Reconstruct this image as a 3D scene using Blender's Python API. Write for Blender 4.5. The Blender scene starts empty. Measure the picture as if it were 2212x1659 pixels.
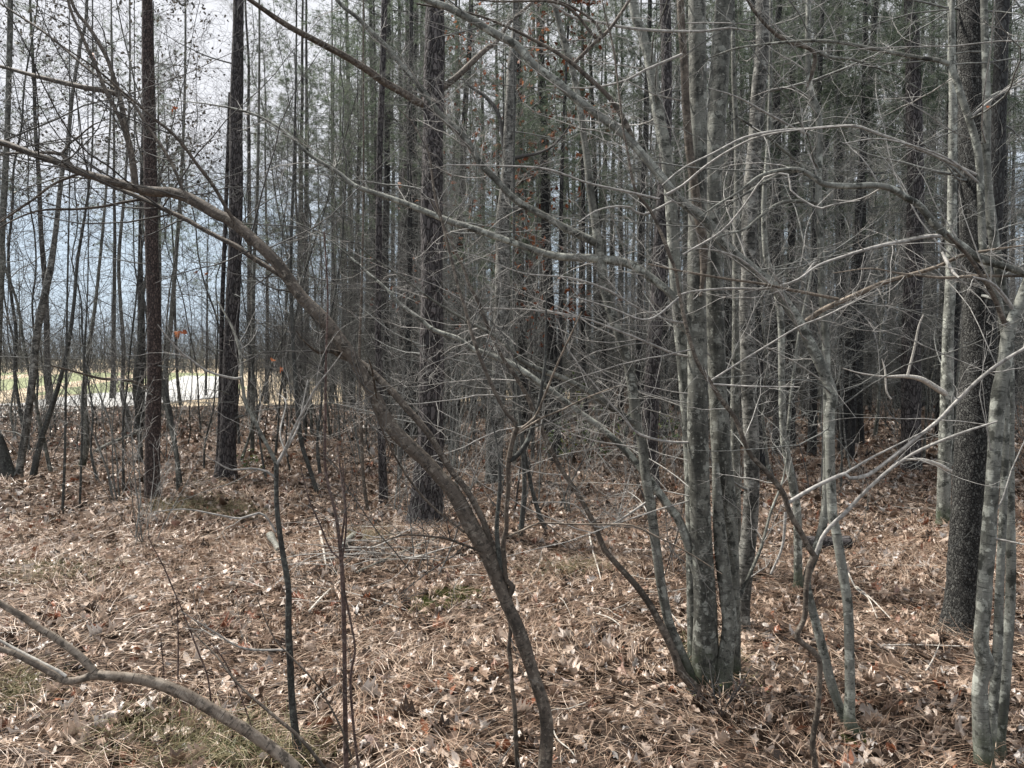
import bpy, math, random
import numpy as np
from math import radians as R_
rng = np.random.default_rng(11)
random.seed(5)
SC = bpy.context.scene
COL = SC.collection

# ------------------------------------------------------------------ camera, sky, sun, exposure
F = 1665.0            # focal length in units of a 2212-wide picture
CX, CY = 1106.0, 829.5
CAMZ = 1.6
PITCH = R_(-2.05)
cam_d = bpy.data.cameras.new('camera'); cam = bpy.data.objects.new('camera', cam_d); COL.objects.link(cam)
cam.location = (0, 0, CAMZ); cam.rotation_euler = (R_(90) + PITCH, 0, 0)
cam_d.sensor_width = 36; cam_d.lens = F / 2212 * 36
cam_d.clip_start = 0.05; cam_d.clip_end = 3000
SC.camera = cam

SUN_EL, SUN_AZ = R_(54), R_(-62)      # azimuth from straight ahead, minus = to the left
W = bpy.data.worlds.new('World'); SC.world = W; W.use_nodes = True
nt = W.node_tree; nt.nodes.clear()
def wn(t, **k):
    n = nt.nodes.new(t)
    for a, b in k.items(): setattr(n, a, b)
    return n
out = wn('ShaderNodeOutputWorld'); bg = wn('ShaderNodeBackground'); sky = wn('ShaderNodeTexSky')
sky.sky_type = 'NISHITA'; sky.sun_disc = False
sky.sun_elevation = SUN_EL; sky.sun_rotation = SUN_AZ
sky.air_density = 1.0; sky.dust_density = 2.0
tc = wn('ShaderNodeTexCoord'); sep = wn('ShaderNodeSeparateXYZ')
mp = wn('ShaderNodeMapping'); mp.inputs['Scale'].default_value = (1.2, 1.2, 5.0)
no = wn('ShaderNodeTexNoise'); no.inputs['Scale'].default_value = 2.2; no.inputs['Detail'].default_value = 6
nt.links.new(tc.outputs['Generated'], sep.inputs[0]); nt.links.new(tc.outputs['Generated'], mp.inputs[0]); nt.links.new(mp.outputs[0], no.inputs[0])
ad = wn('ShaderNodeMath', operation='MULTIPLY_ADD'); ad.inputs[1].default_value = 0.22; nt.links.new(no.outputs['Fac'], ad.inputs[0]); nt.links.new(sep.outputs['Z'], ad.inputs[2])
cr = wn('ShaderNodeValToRGB')         # cloud cover: pale haze at the horizon, a clear band, thick white above
e = cr.color_ramp.elements
e[0].position = 0.10; e[0].color = (0.35, 0.35, 0.35, 1)
e[1].position = 0.37; e[1].color = (1, 1, 1, 1)
a = cr.color_ramp.elements.new(0.175); a.color = (0.12, 0.12, 0.12, 1)
a = cr.color_ramp.elements.new(0.27); a.color = (0.15, 0.15, 0.15, 1)
nt.links.new(ad.outputs[0], cr.inputs[0])
SKY_STR = 0.080
mixc = wn('ShaderNodeMixRGB'); mixc.inputs[2].default_value = (5.9, 6.0, 6.35, 1)
nt.links.new(cr.outputs[0], mixc.inputs[0]); mixb = wn('ShaderNodeMixRGB'); mixb.inputs[0].default_value = 0.92; mixb.inputs[2].default_value = (4.3, 5.3, 6.3, 1); nt.links.new(sky.outputs[0], mixb.inputs[1]); nt.links.new(mixb.outputs[0], mixc.inputs[1]); nt.links.new(mixc.outputs[0], bg.inputs[0])
bg.inputs[1].default_value = SKY_STR
nt.links.new(bg.outputs[0], out.inputs[0])

sd = bpy.data.lights.new('sun', 'SUN'); sun = bpy.data.objects.new('sun', sd); COL.objects.link(sun)
sd.energy = 5.0; sd.angle = R_(3); sd.color = (1.0, 0.95, 0.88)
sun.rotation_euler = (R_(90) - SUN_EL, 0, -SUN_AZ + math.pi)
# light travels along -Z of the lamp; point it from the sun's place towards the scene
import mathutils
sdir = mathutils.Vector((math.sin(SUN_AZ) * math.cos(SUN_EL), math.cos(SUN_AZ) * math.cos(SUN_EL), math.sin(SUN_EL)))
sun.rotation_euler = sdir.to_track_quat('Z', 'Y').to_euler()

SC.view_settings.view_transform = 'Standard'; SC.view_settings.look = 'None'
SC.view_settings.exposure = 1.05; SC.view_settings.gamma = 1
SC.cycles.max_bounces = 5; SC.cycles.diffuse_bounces = 3; SC.cycles.glossy_bounces = 1
SC.cycles.transmission_bounces = 2; SC.cycles.caustics_reflective = False; SC.cycles.caustics_refractive = False

# ------------------------------------------------------------------ materials
def mat(name): 
    m = bpy.data.materials.new(name); m.use_nodes = True
    n = m.node_tree; b = n.nodes['Principled BSDF']; b.inputs['Roughness'].default_value = 0.8
    b.inputs['Specular IOR Level'].default_value = 0.3
    return m, n, b
def N(n, t, **k):
    x = n.nodes.new(t)
    for a, b in k.items(): setattr(x, a, b)
    return x
def ramp(n, src, stops):
    r = N(n, 'ShaderNodeValToRGB'); el = r.color_ramp.elements
    el[0].position, el[0].color = stops[0][0], (*stops[0][1], 1)
    el[1].position, el[1].color = stops[-1][0], (*stops[-1][1], 1)
    for p, c in stops[1:-1]:
        q = el.new(p); q.color = (*c, 1)
    n.links.new(src, r.inputs[0]); return r.outputs[0]
def g3(v): return (v, v, v)
def noise(n, vec, scale, detail=5, rough=0.6):
    x = N(n, 'ShaderNodeTexNoise'); x.inputs['Scale'].default_value = scale; x.inputs['Detail'].default_value = detail
    x.inputs['Roughness'].default_value = rough
    if vec is not None: n.links.new(vec, x.inputs['Vector'])
    return x.outputs['Fac']
def mapped(n, vec, s):
    m = N(n, 'ShaderNodeMapping'); m.inputs['Scale'].default_value = s; n.links.new(vec, m.inputs['Vector']); return m.outputs[0]
def attr(n, name, o='Vector'):
    a = N(n, 'ShaderNodeAttribute'); a.attribute_name = name; return a.outputs[o]
def mix(n, fac, a, b, mode='MIX'):
    m = N(n, 'ShaderNodeMixRGB', blend_type=mode)
    for i, v in ((0, fac), (1, a), (2, b)):
        if hasattr(v, 'is_linked') or isinstance(v, bpy.types.NodeSocket): n.links.new(v, m.inputs[i])
        else: m.inputs[i].default_value = v if i == 0 else (*v, 1)
    return m.outputs[0]
def bump(n, b, h, strength, dist=0.01):
    x = N(n, 'ShaderNodeBump'); x.inputs['Strength'].default_value = strength; x.inputs['Distance'].default_value = dist
    n.links.new(h, x.inputs['Height']); n.links.new(x.outputs[0], b.inputs['Normal'])

def pine_bark(name, dark, light, px=38, pz=13, bs=1.0, crack=(0.012, 0.010, 0.010)):
    m, n, b = mat(name); v = attr(n, 'bark')
    w = N(n, 'ShaderNodeVectorMath', operation='MULTIPLY_ADD')
    nn = N(n, 'ShaderNodeTexNoise'); nn.inputs['Scale'].default_value = 30; n.links.new(v, nn.inputs['Vector'])
    n.links.new(nn.outputs['Color'], w.inputs[0]); w.inputs[1].default_value = (0.022, 0.022, 0.03); n.links.new(v, w.inputs[2])
    mv = mapped(n, w.outputs[0], (px, px, pz))
    vo = N(n, 'ShaderNodeTexVoronoi', feature='DISTANCE_TO_EDGE'); vo.inputs['Scale'].default_value = 1; n.links.new(mv, vo.inputs['Vector'])
    vc = N(n, 'ShaderNodeTexVoronoi'); vc.inputs['Scale'].default_value = 1; n.links.new(mv, vc.inputs['Vector'])
    fine = noise(n, mapped(n, v, (60, 60, 110)), 1, 6, 0.7)
    edge = ramp(n, vo.outputs['Distance'], [(0.0, g3(0)), (0.16, g3(1))])
    base = ramp(n, vc.outputs['Color'], [(0.2, dark), (0.8, light)])
    base = mix(n, fine, tuple(c * 0.45 for c in dark), base)
    c = mix(n, edge, crack, base)
    n.links.new(c, b.inputs['Base Color'])
    hh = mix(n, 0.35, edge, fine); bump(n, b, hh, bs, 0.012)
    b.inputs['Roughness'].default_value = 0.9
    return m
def smooth_bark(name, base, dark, pale, amount=0.5, spot=22, streak=True, bs=0.5, moss=None, fz=190, fs_cut=.56):
    m, n, b = mat(name); v = attr(n, 'bark')
    nn = N(n, 'ShaderNodeTexNoise'); nn.inputs['Scale'].default_value = 60; n.links.new(v, nn.inputs['Vector'])
    w = N(n, 'ShaderNodeVectorMath', operation='MULTIPLY_ADD'); n.links.new(nn.outputs['Color'], w.inputs[0]); w.inputs[1].default_value = (0.032,) * 3; n.links.new(v, w.inputs[2]); wv = w.outputs[0]
    big = noise(n, mapped(n, v, (9, 9, 4)), 1, 6, 0.65)
    grain = noise(n, mapped(n, v, (120, 120, 60)), 1, 5, 0.7)
    fine = noise(n, mapped(n, v, (22, 22, fz)), 1, 4, 0.7)
    c = ramp(n, big, [(0.36, tuple(0.2 * x + 0.8 * y for x, y in zip(base, dark))), (0.5, base), (0.66, tuple(0.75 * x + 0.25 * y for x, y in zip(base, pale)))])
    for sc, cut, size in ((spot * 1.1, 0.45, 0.50), (spot * 2.6, 0.62, 0.40)):      # roundish lichen crusts
        vo = N(n, 'ShaderNodeTexVoronoi'); vo.inputs['Scale'].default_value = sc; n.links.new(wv, vo.inputs['Vector'])
        sx = N(n, 'ShaderNodeSeparateXYZ'); n.links.new(vo.outputs['Color'], sx.inputs[0])
        k1 = ramp(n, vo.outputs['Distance'], [(size * 0.75, g3(amount)), (size, g3(0))]); k2 = ramp(n, sx.outputs[0], [(cut, g3(0)), (cut + 0.3, g3(1))])
        c = mix(n, mix(n, 1.0, k1, k2, 'MULTIPLY'), c, pale)
    sp2 = noise(n, mapped(n, v, (spot * 1.2, spot * 1.2, spot * 1.1)), 1, 7, 0.65)
    c = mix(n, ramp(n, sp2, [(0.54, g3(0)), (0.60, g3(0.85))]), c, dark)
    c = mix(n, 0.55, c, ramp(n, grain, [(0.35, g3(0.5)), (0.65, g3(1.25))]), 'MULTIPLY')
    if streak:
        c = mix(n, ramp(n, fine, [(fs_cut, g3(0)), (fs_cut + .09, g3(0.8))]), c, tuple(x * 0.4 for x in dark))
    if moss:
        z = N(n, 'ShaderNodeSeparateXYZ'); n.links.new(v, z.inputs[0])
        mm = N(n, 'ShaderNodeMath', operation='MULTIPLY_ADD'); n.links.new(sp2, mm.inputs[0]); mm.inputs[1].default_value = 0.5; n.links.new(z.outputs['Z'], mm.inputs[2])
        c = mix(n, ramp(n, mm.outputs[0], [(0.30, g3(0.9)), (0.55, g3(0))]), c, moss)
    n.links.new(c, b.inputs['Base Color'])
    hh = mix(n, 0.5, fine, grain); bump(n, b, hh, bs, 0.004)
    b.inputs['Roughness'].default_value = 0.75
    return m
def plain(name, col, var=0.5, rough=0.8, sc=60):
    m, n, b = mat(name); tcx = N(n, 'ShaderNodeTexCoord')
    f = noise(n, tcx.outputs['Object'], sc, 3)
    c = ramp(n, f, [(0.3, tuple(x * (1 - var) for x in col)), (0.7, tuple(min(1, x * (1 + var)) for x in col))])
    n.links.new(c, b.inputs['Base Color']); b.inputs['Roughness'].default_value = rough
    return m
def leafmat(name, stops, transl=0.3, rough=0.55):
    m, n, b = mat(name)
    c = ramp(n, attr(n, 'tone', 'Fac'), stops)
    tcx = N(n, 'ShaderNodeTexCoord'); f = noise(n, tcx.outputs['Object'], 90, 3)
    c = mix(n, 0.5, c, ramp(n, f, [(0.3, g3(0.45)), (0.7, g3(1.0))]), 'MULTIPLY')
    n.links.new(c, b.inputs['Base Color']); b.inputs['Roughness'].default_value = rough
    if transl:
        t = N(n, 'ShaderNodeBsdfTranslucent'); n.links.new(c, t.inputs[0])
        s = N(n, 'ShaderNodeMixShader'); s.inputs[0].default_value = transl
        n.links.new(b.outputs[0], s.inputs[1]); n.links.new(t.outputs[0], s.inputs[2])
        n.links.new(s.outputs[0], n.nodes['Material Output'].inputs[0])
    return m

M = {}
M['pine'] = pine_bark('pine_bark', (0.058, 0.054, 0.055), (0.205, 0.185, 0.18), 34, 11, 1.0)
M['pine_brown'] = pine_bark('brown_pine_bark', (0.075, 0.056, 0.050), (0.17, 0.13, 0.115), 46, 26, 0.8)
M['blackbark'] = pine_bark('dark_corky_bark', (0.030, 0.030, 0.028), (0.17, 0.17, 0.155), 95, 50, 1.0, (0.008, 0.008, 0.008))
M['farpine'] = pine_bark('far_pine_bark', (0.036, 0.037, 0.037), (0.11, 0.112, 0.108), 34, 11, 0.7)
M['grey_foot'] = smooth_bark('grey_mossy_bark', (0.13, 0.13, 0.112), (0.026, 0.027, 0.023), (0.34, 0.35, 0.31), 0.6, 20, moss=(0.022, 0.032, 0.012))
M['grey'] = smooth_bark('grey_lichen_bark', (0.13, 0.13, 0.112), (0.026, 0.027, 0.023), (0.34, 0.35, 0.31), 0.6, 20)
M['palegrey_foot'] = smooth_bark('pale_mossy_bark', (0.175, 0.178, 0.157), (0.032, 0.034, 0.028), (0.44, 0.455, 0.40), 0.7, 17, moss=(0.03, 0.045, 0.015))
M['darkgrey'] = smooth_bark('dark_grey_bark', (0.10, 0.10, 0.085), (0.025, 0.026, 0.022), (0.26, 0.27, 0.23), 0.5, 20)
M['palegrey'] = smooth_bark('pale_lichen_bark', (0.175, 0.178, 0.157), (0.032, 0.034, 0.028), (0.44, 0.455, 0.40), 0.7, 17)
M['birch'] = smooth_bark('banded_grey_bark', (0.16, 0.156, 0.14), (0.022, 0.022, 0.019), (0.45, 0.45, 0.41), 0.5, 14, bs=1.0, fz=75, fs_cut=.5)
M['brown'] = smooth_bark('brown_smooth_bark', (0.098, 0.080, 0.064), (0.035, 0.03, 0.024), (0.25, 0.22, 0.18), 0.6, 34, bs=0.9)
M['tanlimb'] = smooth_bark('tan_smooth_bark', (0.20, 0.165, 0.13), (0.06, 0.05, 0.04), (0.38, 0.33, 0.27), 0.58, 26, bs=0.4)
M['darkstem'] = smooth_bark('dark_stem_bark', (0.055, 0.056, 0.052), (0.02, 0.02, 0.018), (0.16, 0.17, 0.15), 0.6, 40, bs=0.8)
M['redstem'] = smooth_bark('reddish_stem_bark', (0.10, 0.065, 0.055), (0.03, 0.02, 0.018), (0.22, 0.18, 0.16), 0.63, 40, bs=0.6)
M['farwood'] = plain('shaded_far_bark', (0.072, 0.076, 0.070), 0.6, sc=3)
M['twig'] = plain('twig_bark', (0.30, 0.29, 0.27), 0.5)
M['darktwig'] = plain('dark_twig_bark', (0.07, 0.068, 0.064), 0.5)
M['midtwig'] = plain('weathered_twig_bark', (0.145, 0.148, 0.138), 0.6)
M['dead'] = plain('bleached_dead_wood', (0.42, 0.40, 0.36), 0.4)
M['greenneedle'] = leafmat('pine_needles', [(0, (0.07, 0.095, 0.065)), (0.6, (0.14, 0.175, 0.125)), (1, (0.22, 0.25, 0.18))], 0.5)
M['russet'] = leafmat('russet_leaves', [(0, (0.10, 0.035, 0.02)), (0.6, (0.26, 0.085, 0.04)), (1, (0.36, 0.16, 0.08))], 0.4)
M['darkleaf'] = leafmat('withered_leaves', [(0, (0.05, 0.05, 0.04)), (1, (0.13, 0.11, 0.085))], 0.25)
M['evergreen'] = leafmat('evergreen_leaves', [(0, (0.05, 0.09, 0.03)), (0.7, (0.10, 0.15, 0.06)), (1, (0.25, 0.25, 0.05))], 0.15, 0.25)
M['grassblade'] = leafmat('grass_blades', [(0, (0.07, 0.09, 0.03)), (0.5, (0.20, 0.19, 0.10)), (1, (0.42, 0.36, 0.22))], 0.2)
M['moss'] = leafmat('moss', [(0, (0.04, 0.05, 0.015)), (0.6, (0.10, 0.12, 0.025)), (1, (0.17, 0.18, 0.05))], 0.1)
M['litter'] = leafmat('dead_oak_leaves', [(0, (0.03, 0.022, 0.018)), (0.22, (0.10, 0.068, 0.05)), (0.45, (0.27, 0.19, 0.14)), (0.64, (0.42, 0.32, 0.25)),
                                   (0.82, (0.56, 0.47, 0.40)), (0.93, (0.50, 0.48, 0.46)), (0.965, (0.26, 0.10, 0.05)), (1, (0.16, 0.06, 0.035))], 0.12, 0.36)
M['needle'] = leafmat('dead_pine_needles', [(0, (0.06, 0.036, 0.025)), (0.4, (0.28, 0.18, 0.125)), (0.75, (0.50, 0.37, 0.27)), (1, (0.66, 0.54, 0.43))], 0.1, 0.4)

# ------------------------------------------------------------------ helpers: terrain, pixels, meshes
MOUNDS = []
def terr(x, y):
    x = np.asarray(x, float); y = np.asarray(y, float)
    z = 0.045 * np.sin(x * 0.9 + 1.3) * np.cos(y * 0.7 + 0.4) + 0.03 * np.sin(x * 2.1 - y * 1.3) + 0.012 * np.sin(x * 5.3 + y * 4.1) * np.sin(y * 3.7 - x * 2.0)
    z = z + 0.010 * np.sin(x * 13 + 2 * np.sin(y * 5)) * np.sin(y * 15 + 2 * np.sin(x * 7)) + 0.007 * np.sin(x * 27 + y * 9 + 3 * np.sin(y * 11)) * np.sin(y * 31 - x * 12)
    z = z * np.exp(-np.maximum(y - 18, 0) / 8)
    for mx, my, r, h in MOUNDS:
        z = z + h * np.exp(-((x - mx) ** 2 + ((y - my) * 1.1) ** 2) / (r * r))
    return z
cp, sp_ = math.cos(PITCH), math.sin(PITCH)
def ray(gx, gy):
    a = (gx - CX) / F; b = -(gy - CY) / F
    return np.array([a, cp - b * sp_, sp_ + b * cp])
def at(gx, gy, d):
    r = ray(gx, gy); r = r / r[1]
    return np.array([r[0] * d, d, CAMZ + r[2] * d])
def gdepth(gx, gy):
    r = ray(gx, gy); r = r / r[1]; d = CAMZ / max(1e-3, -r[2])
    for _ in range(30):
        h = float(terr(r[0] * d, d)); d = 0.5 * d + 0.5 * (CAMZ - h) / max(1e-3, -r[2])
    return d
for gx, gy, r, h in [(400, 1098, 0.42, 0.13), (520, 1105, 0.35, 0.07), (975, 1300, 0.30, 0.09), (770, 1205, 0.4, 0.06), (110, 1240, 0.5, 0.06), (470, 1050, 0.5, 0.10), (940, 1190, 0.55, 0.10), (330, 1560, 0.3, 0.06)]:
    d = gdepth(gx, gy); p = at(gx, gy, d); MOUNDS.append((p[0], d, r, h))

def mesh(name, V, Fc, m, tone=None, bark=None, smooth=True, parent=None):
    """V (n,3); Fc (m,4) or (m,3) int array, or list of such arrays"""
    if not isinstance(Fc, list): Fc = [Fc]
    me = bpy.data.meshes.new(name); V = np.asarray(V, np.float32)
    me.vertices.add(len(V)); me.vertices.foreach_set('co', V.ravel())
    nl = sum(f.size for f in Fc); npoly = sum(len(f) for f in Fc)
    me.loops.add(nl); me.loops.foreach_set('vertex_index', np.concatenate([f.ravel() for f in Fc]).astype(np.int32))
    tot = np.concatenate([np.full(len(f), f.shape[1]) for f in Fc]).astype(np.int32)
    me.polygons.add(npoly); me.polygons.foreach_set('loop_start', np.concatenate([[0], np.cumsum(tot)[:-1]]).astype(np.int32))
    me.polygons.foreach_set('loop_total', tot)
    me.update(calc_edges=True)
    me.polygons.foreach_set('use_smooth', np.full(npoly, smooth, dtype=bool))
    if tone is not None:
        a = me.attributes.new('tone', 'FLOAT', 'POINT'); a.data.foreach_set('value', np.asarray(tone, np.float32))
    if bark is not None:
        a = me.attributes.new('bark', 'FLOAT_VECTOR', 'POINT'); a.data.foreach_set('vector', np.asarray(bark, np.float32).ravel())
    me.materials.append(m)
    o = bpy.data.objects.new(name, me); COL.objects.link(o)
    if parent is not None:
        o.parent = parent
        pl = parent.location; mv = V - np.array(pl, np.float32); me.vertices.foreach_set('co', mv.ravel()); me.update()
    return o
def tag(o, label=None, cat=None, group=None, kind=None):
    if label: o['label'] = label
    if cat: o['category'] = cat
    if group: o['group'] = group
    if kind: o['kind'] = kind
    return o
def empty(name, loc, label, cat, group=None):
    o = bpy.data.objects.new(name, None); COL.objects.link(o); o.location = [float(v) for v in loc]; o.empty_display_size = 0.2
    return tag(o, label, cat, group)

def unit(v): return v / np.maximum(np.linalg.norm(v, axis=-1, keepdims=True), 1e-9)
REF = unit(np.array([0.05, 0.98, 0.12]))
def tube_arrays(P, Rr, k, rough=0.0, cap=True):
    P = np.asarray(P, float); Rr = np.asarray(Rr, float)
    if P.ndim == 2: P = P[None]; Rr = Rr[None]
    n, m, _ = P.shape
    T = np.empty_like(P); T[:, 1:-1] = P[:, 2:] - P[:, :-2]; T[:, 0] = P[:, 1] - P[:, 0]; T[:, -1] = P[:, -1] - P[:, -2]; T = unit(T)
    N1 = unit(np.cross(T, REF)); N2 = np.cross(T, N1)
    th = np.arange(k) * 2 * math.pi / k
    s = np.concatenate([np.zeros((n, 1)), np.cumsum(np.linalg.norm(P[:, 1:] - P[:, :-1], axis=2), axis=1)], axis=1)
    rr = Rr[:, :, None] * np.ones(k)
    if rough:
        q = np.zeros((n, m, k))
        for j, (fa, fz) in enumerate([(2, 5), (3, 11), (5, 23), (4, 47), (7, 70)]):
            ph = rng.random((n, 1, 1)) * 6.3; ph2 = rng.random((n, 1, 1)) * 6.3
            q += np.sin(fa * th[None, None] + ph) * np.sin(fz * s[:, :, None] + ph2 + j) * (1 / (1 + j * 0.4))
        q += rng.normal(0, 0.5, (n, m, k))
        rr = rr * (1 + rough * q * 0.5)
    V = P[:, :, None] + rr[..., None] * (np.cos(th)[None, None, :, None] * N1[:, :, None] + np.sin(th)[None, None, :, None] * N2[:, :, None])
    off = rng.random((n, 1, 1)) * 20 if n < 400 else np.zeros((n, 1, 1))
    B = np.stack([np.cos(th)[None, None] * Rr[:, :, None] + off * 0.37, np.sin(th)[None, None] * Rr[:, :, None] + off * 0.11, s[:, :, None] * np.ones(k)], axis=-1)
    base = (np.arange(n) * m * k)[:, None, None]; i = (np.arange(m - 1) * k)[None, :, None]; j = np.arange(k)[None, None]
    j2 = (np.arange(k) + 1) % k; j2 = j2[None, None]
    Fq = np.stack([base + i + j, base + i + j2, base + i + k + j2, base + i + k + j], axis=-1).reshape(-1, 4)
    return V.reshape(-1, 3), Fq, B.reshape(-1, 3)
def join(parts):
    V, Fq, B = [], [], []; o = 0
    for v, f, b in parts:
        V.append(v); Fq.append(f + o); B.append(b); o += len(v)
    return np.concatenate(V), np.concatenate(Fq), np.concatenate(B)

def spline(pts, step):
    """Catmull-Rom through rows of any width, resampled at about `step` metres"""
    pts = np.asarray(pts, float); n = len(pts)
    ext = np.vstack([2 * pts[0] - pts[1], pts, 2 * pts[-1] - pts[-2]])
    outp = []
    for i in range(n - 1):
        p0, p1, p2, p3 = ext[i:i + 4]
        L = np.linalg.norm(p2[:3] - p1[:3]); c = max(1, int(round(L / step)))
        t = (np.arange(c) / c)[:, None]
        outp.append(0.5 * ((2 * p1) + (-p0 + p2) * t + (2 * p0 - 5 * p1 + 4 * p2 - p3) * t ** 2 + (-p0 + 3 * p1 - 3 * p2 + p3) * t ** 3))
    outp.append(pts[-1:]); return np.concatenate(outp)

def grow(O, D, L, r0, m=6, curl=0.35, up=0.15, wig=0.12, rend=0.35):
    """n curved strands from origins O along D, vectorised"""
    n = len(O); P = np.empty((n, m, 3)); P[:, 0] = O; d = unit(D.copy())
    b = unit(rng.normal(size=(n, 3)) * np.array([1, .7, .8])) * curl; b[:, 2] += up
    st = (L / (m - 1))[:, None]
    for k in range(1, m):
        P[:, k] = P[:, k - 1] + d * st
        d = unit(d + b / (m - 1) * 1.6 + rng.normal(size=(n, 3)) * wig)
    t = np.linspace(0, 1, m)[None]
    return P, r0[:, None] * (1 - (1 - rend) * t)
def spawn(P, Rr, count, tlo=0.15, thi=1.0, ang=(30, 65), flat=0.5):
    """pick `count` points spread over strands (n,m,3) -> origin, direction, radius, t"""
    n, m, _ = P.shape
    i = rng.integers(0, n, count); t = tlo + (thi - tlo) * rng.random(count); u = t * (m - 1.001); k = u.astype(int); fr = (u - k)[:, None]
    O = P[i, k] * (1 - fr) + P[i, k + 1] * fr; T = unit(P[i, k + 1] - P[i, k]); r = Rr[i, k]
    w = rng.normal(size=(count, 3)) * np.array([1, 1 - flat, 1]); w = unit(w - (w * T).sum(1, keepdims=True) * T)
    a = np.radians(rng.uniform(ang[0], ang[1], count))[:, None]
    return O, unit(T * np.cos(a) + w * np.sin(a)), r, t, i

def twigs_on(strands, per_m, length, levels=2, rmax=0.004, up=0.15, curl=0.4, flat=0.35, sub=4, tlo=0.1, rmin=0.0009, ang=(30, 65), bias=None):
    """strands: list of (pts, radii). Returns tube parts of side twigs"""
    parts = []; Os = []; Ds = []; Ls = []; rs = []
    for P, Rr in strands:
        P = np.asarray(P); L = np.linalg.norm(P[1:] - P[:-1], axis=1).sum(); c = rng.poisson(per_m * L * (1 - tlo))
        if c == 0: continue
        O, D, r, t, _ = spawn(P[None], np.asarray(Rr)[None], c, tlo, 1.0, ang, flat)
        Os.append(O); Ds.append(D); rs.append(np.minimum(r * 0.55, rmax) * rng.uniform(0.5, 1, c)); Ls.append(length * rng.uniform(0.25, 1.0, c) * (1.1 - 0.5 * t))
    if not Os: return []
    O, D, L, r = map(np.concatenate, (Os, Ds, Ls, rs))
    if bias is not None: D = unit(D + np.array(bias))
    P1, R1 = grow(O, D, L, np.maximum(r, rmin), 8, curl, up, 0.13)
    parts.append(tube_arrays(P1, R1, 4))
    if levels > 1:
        O, D, r, t, i = spawn(P1, R1, int(len(P1) * sub), 0.1, 1, (30, 60), flat)
        P2, R2 = grow(O, D, L[i] * rng.uniform(0.2, 0.55, len(O)), np.maximum(r * 0.6, rmin), 6, curl, up, 0.15)
        parts.append(tube_arrays(P2, R2, 3))
        if levels > 2:
            O, D, r, t, i2 = spawn(P2, R2, int(len(P2) * 2.2), 0.1, 1, (30, 60), flat)
            P3, R3 = grow(O, D, L[i[i2]] * rng.uniform(0.08, 0.22, len(O)), np.maximum(r * 0.65, rmin * 0.8), 4, curl, up, 0.15)
            parts.append(tube_arrays(P3, R3, 3))
    return parts

# leaf templates: stations along a midrib, widths left and right
def leaf_t(kind):
    if kind == 0:   u = np.array([0, .12, .24, .36, .50, .62, .76, .88, 1.0]); w = np.array([.02, .17, .11, .27, .14, .31, .15, .17, .02])
    elif kind == 1: u = np.array([0, .15, .28, .42, .55, .70, .82, 1.0]); w = np.array([.01, .16, .10, .27, .13, .28, .13, .02])
    elif kind == 2: u = np.array([0, .2, .45, .7, 1.0]); w = np.array([.01, .20, .27, .20, .01])
    else:           u = np.array([0, .35, .7, 1.0]); w = np.array([.03, .26, .22, .03])
    return u, w
def leaves(kind, C, size, nrm_tilt, rngl, curl=0.35, D=None):
    """C (n,3) centres -> verts, quads; each leaf curled and tilted"""
    n = len(C); u, w = leaf_t(kind); m = len(u)
    fw = 0.06 * np.sin(np.arange(m) * 2.1)
    x = np.stack([u - 0.5 + np.where(w > 0.15, 0.05, 0), u - 0.5, u - 0.5 + np.where(w > 0.15, 0.05, 0)], 1)  # m,3
    y = np.stack([-w, np.zeros(m), w * 0.95], 1)
    x = np.broadcast_to(x, (n, m, 3)).copy(); y = np.broadcast_to(y, (n, m, 3)).copy()
    cu = rngl.normal(0, curl * 1.6, (n, 1, 1)); cl = rngl.normal(0, curl * 1.6, (n, 1, 1)); tw = rngl.normal(0, curl, (n, 1, 1))
    z = cu * np.abs(y) * 1.3 + cl * x ** 2 + tw * x * y * 3 + rngl.normal(0, 0.03, (n, m, 3))
    L = np.stack([x, y, z], -1) * size[:, None, None, None]
    if D is None:
        az = rngl.random(n) * 6.283; tx = rngl.normal(0, nrm_tilt, n); ty = rngl.normal(0, nrm_tilt, n)
    else:
        az = rngl.random(n) * 6.283; tx = rngl.uniform(-1.4, 1.4, n); ty = rngl.uniform(-1.2, 1.2, n)
    def rot(L, a, i, j):
        c, s = np.cos(a)[:, None, None], np.sin(a)[:, None, None]
        A = L[..., i] * c - L[..., j] * s; B = L[..., i] * s + L[..., j] * c
        L[..., i], L[..., j] = A, B
    rot(L, tx, 1, 2); rot(L, ty, 0, 2); rot(L, az, 0, 1)
    V = (L + C[:, None, None, :]).reshape(-1, 3)
    b = (np.arange(n) * m * 3)[:, None, None]; i = (np.arange(m - 1) * 3)[None, :, None]; j = np.arange(2)[None, None]
    Fq = np.stack([b + i + j, b + i + j + 1, b + i + 3 + j + 1, b + i + 3 + j], -1).reshape(-1, 4)
    return V, Fq, m * 3
def blades(O, D, L, wdt, droop, m=4, side=None):
    """flat narrow strips (needles, grass)"""
    n = len(O); P = np.empty((n, m, 3)); P[:, 0] = O; d = unit(D.copy()); st = (L / (m - 1))[:, None]
    for k in range(1, m):
        P[:, k] = P[:, k - 1] + d * st; d = unit(d + droop)
    s = unit(np.cross(D, rng.normal(size=(n, 3)))) if side is None else side
    t = np.linspace(1, 0.25, m)[None, :, None]
    Wd = (wdt[:, None, None] * t * 0.5) * s[:, None]
    V = np.stack([P - Wd, P + Wd], 2).reshape(-1, 3)
    b = (np.arange(n) * m * 2)[:, None]; i = (np.arange(m - 1) * 2)[None]
    Fq = np.stack([b + i, b + i + 1, b + i + 3, b + i + 2], -1).reshape(-1, 4)
    return V, Fq, m * 2

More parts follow.
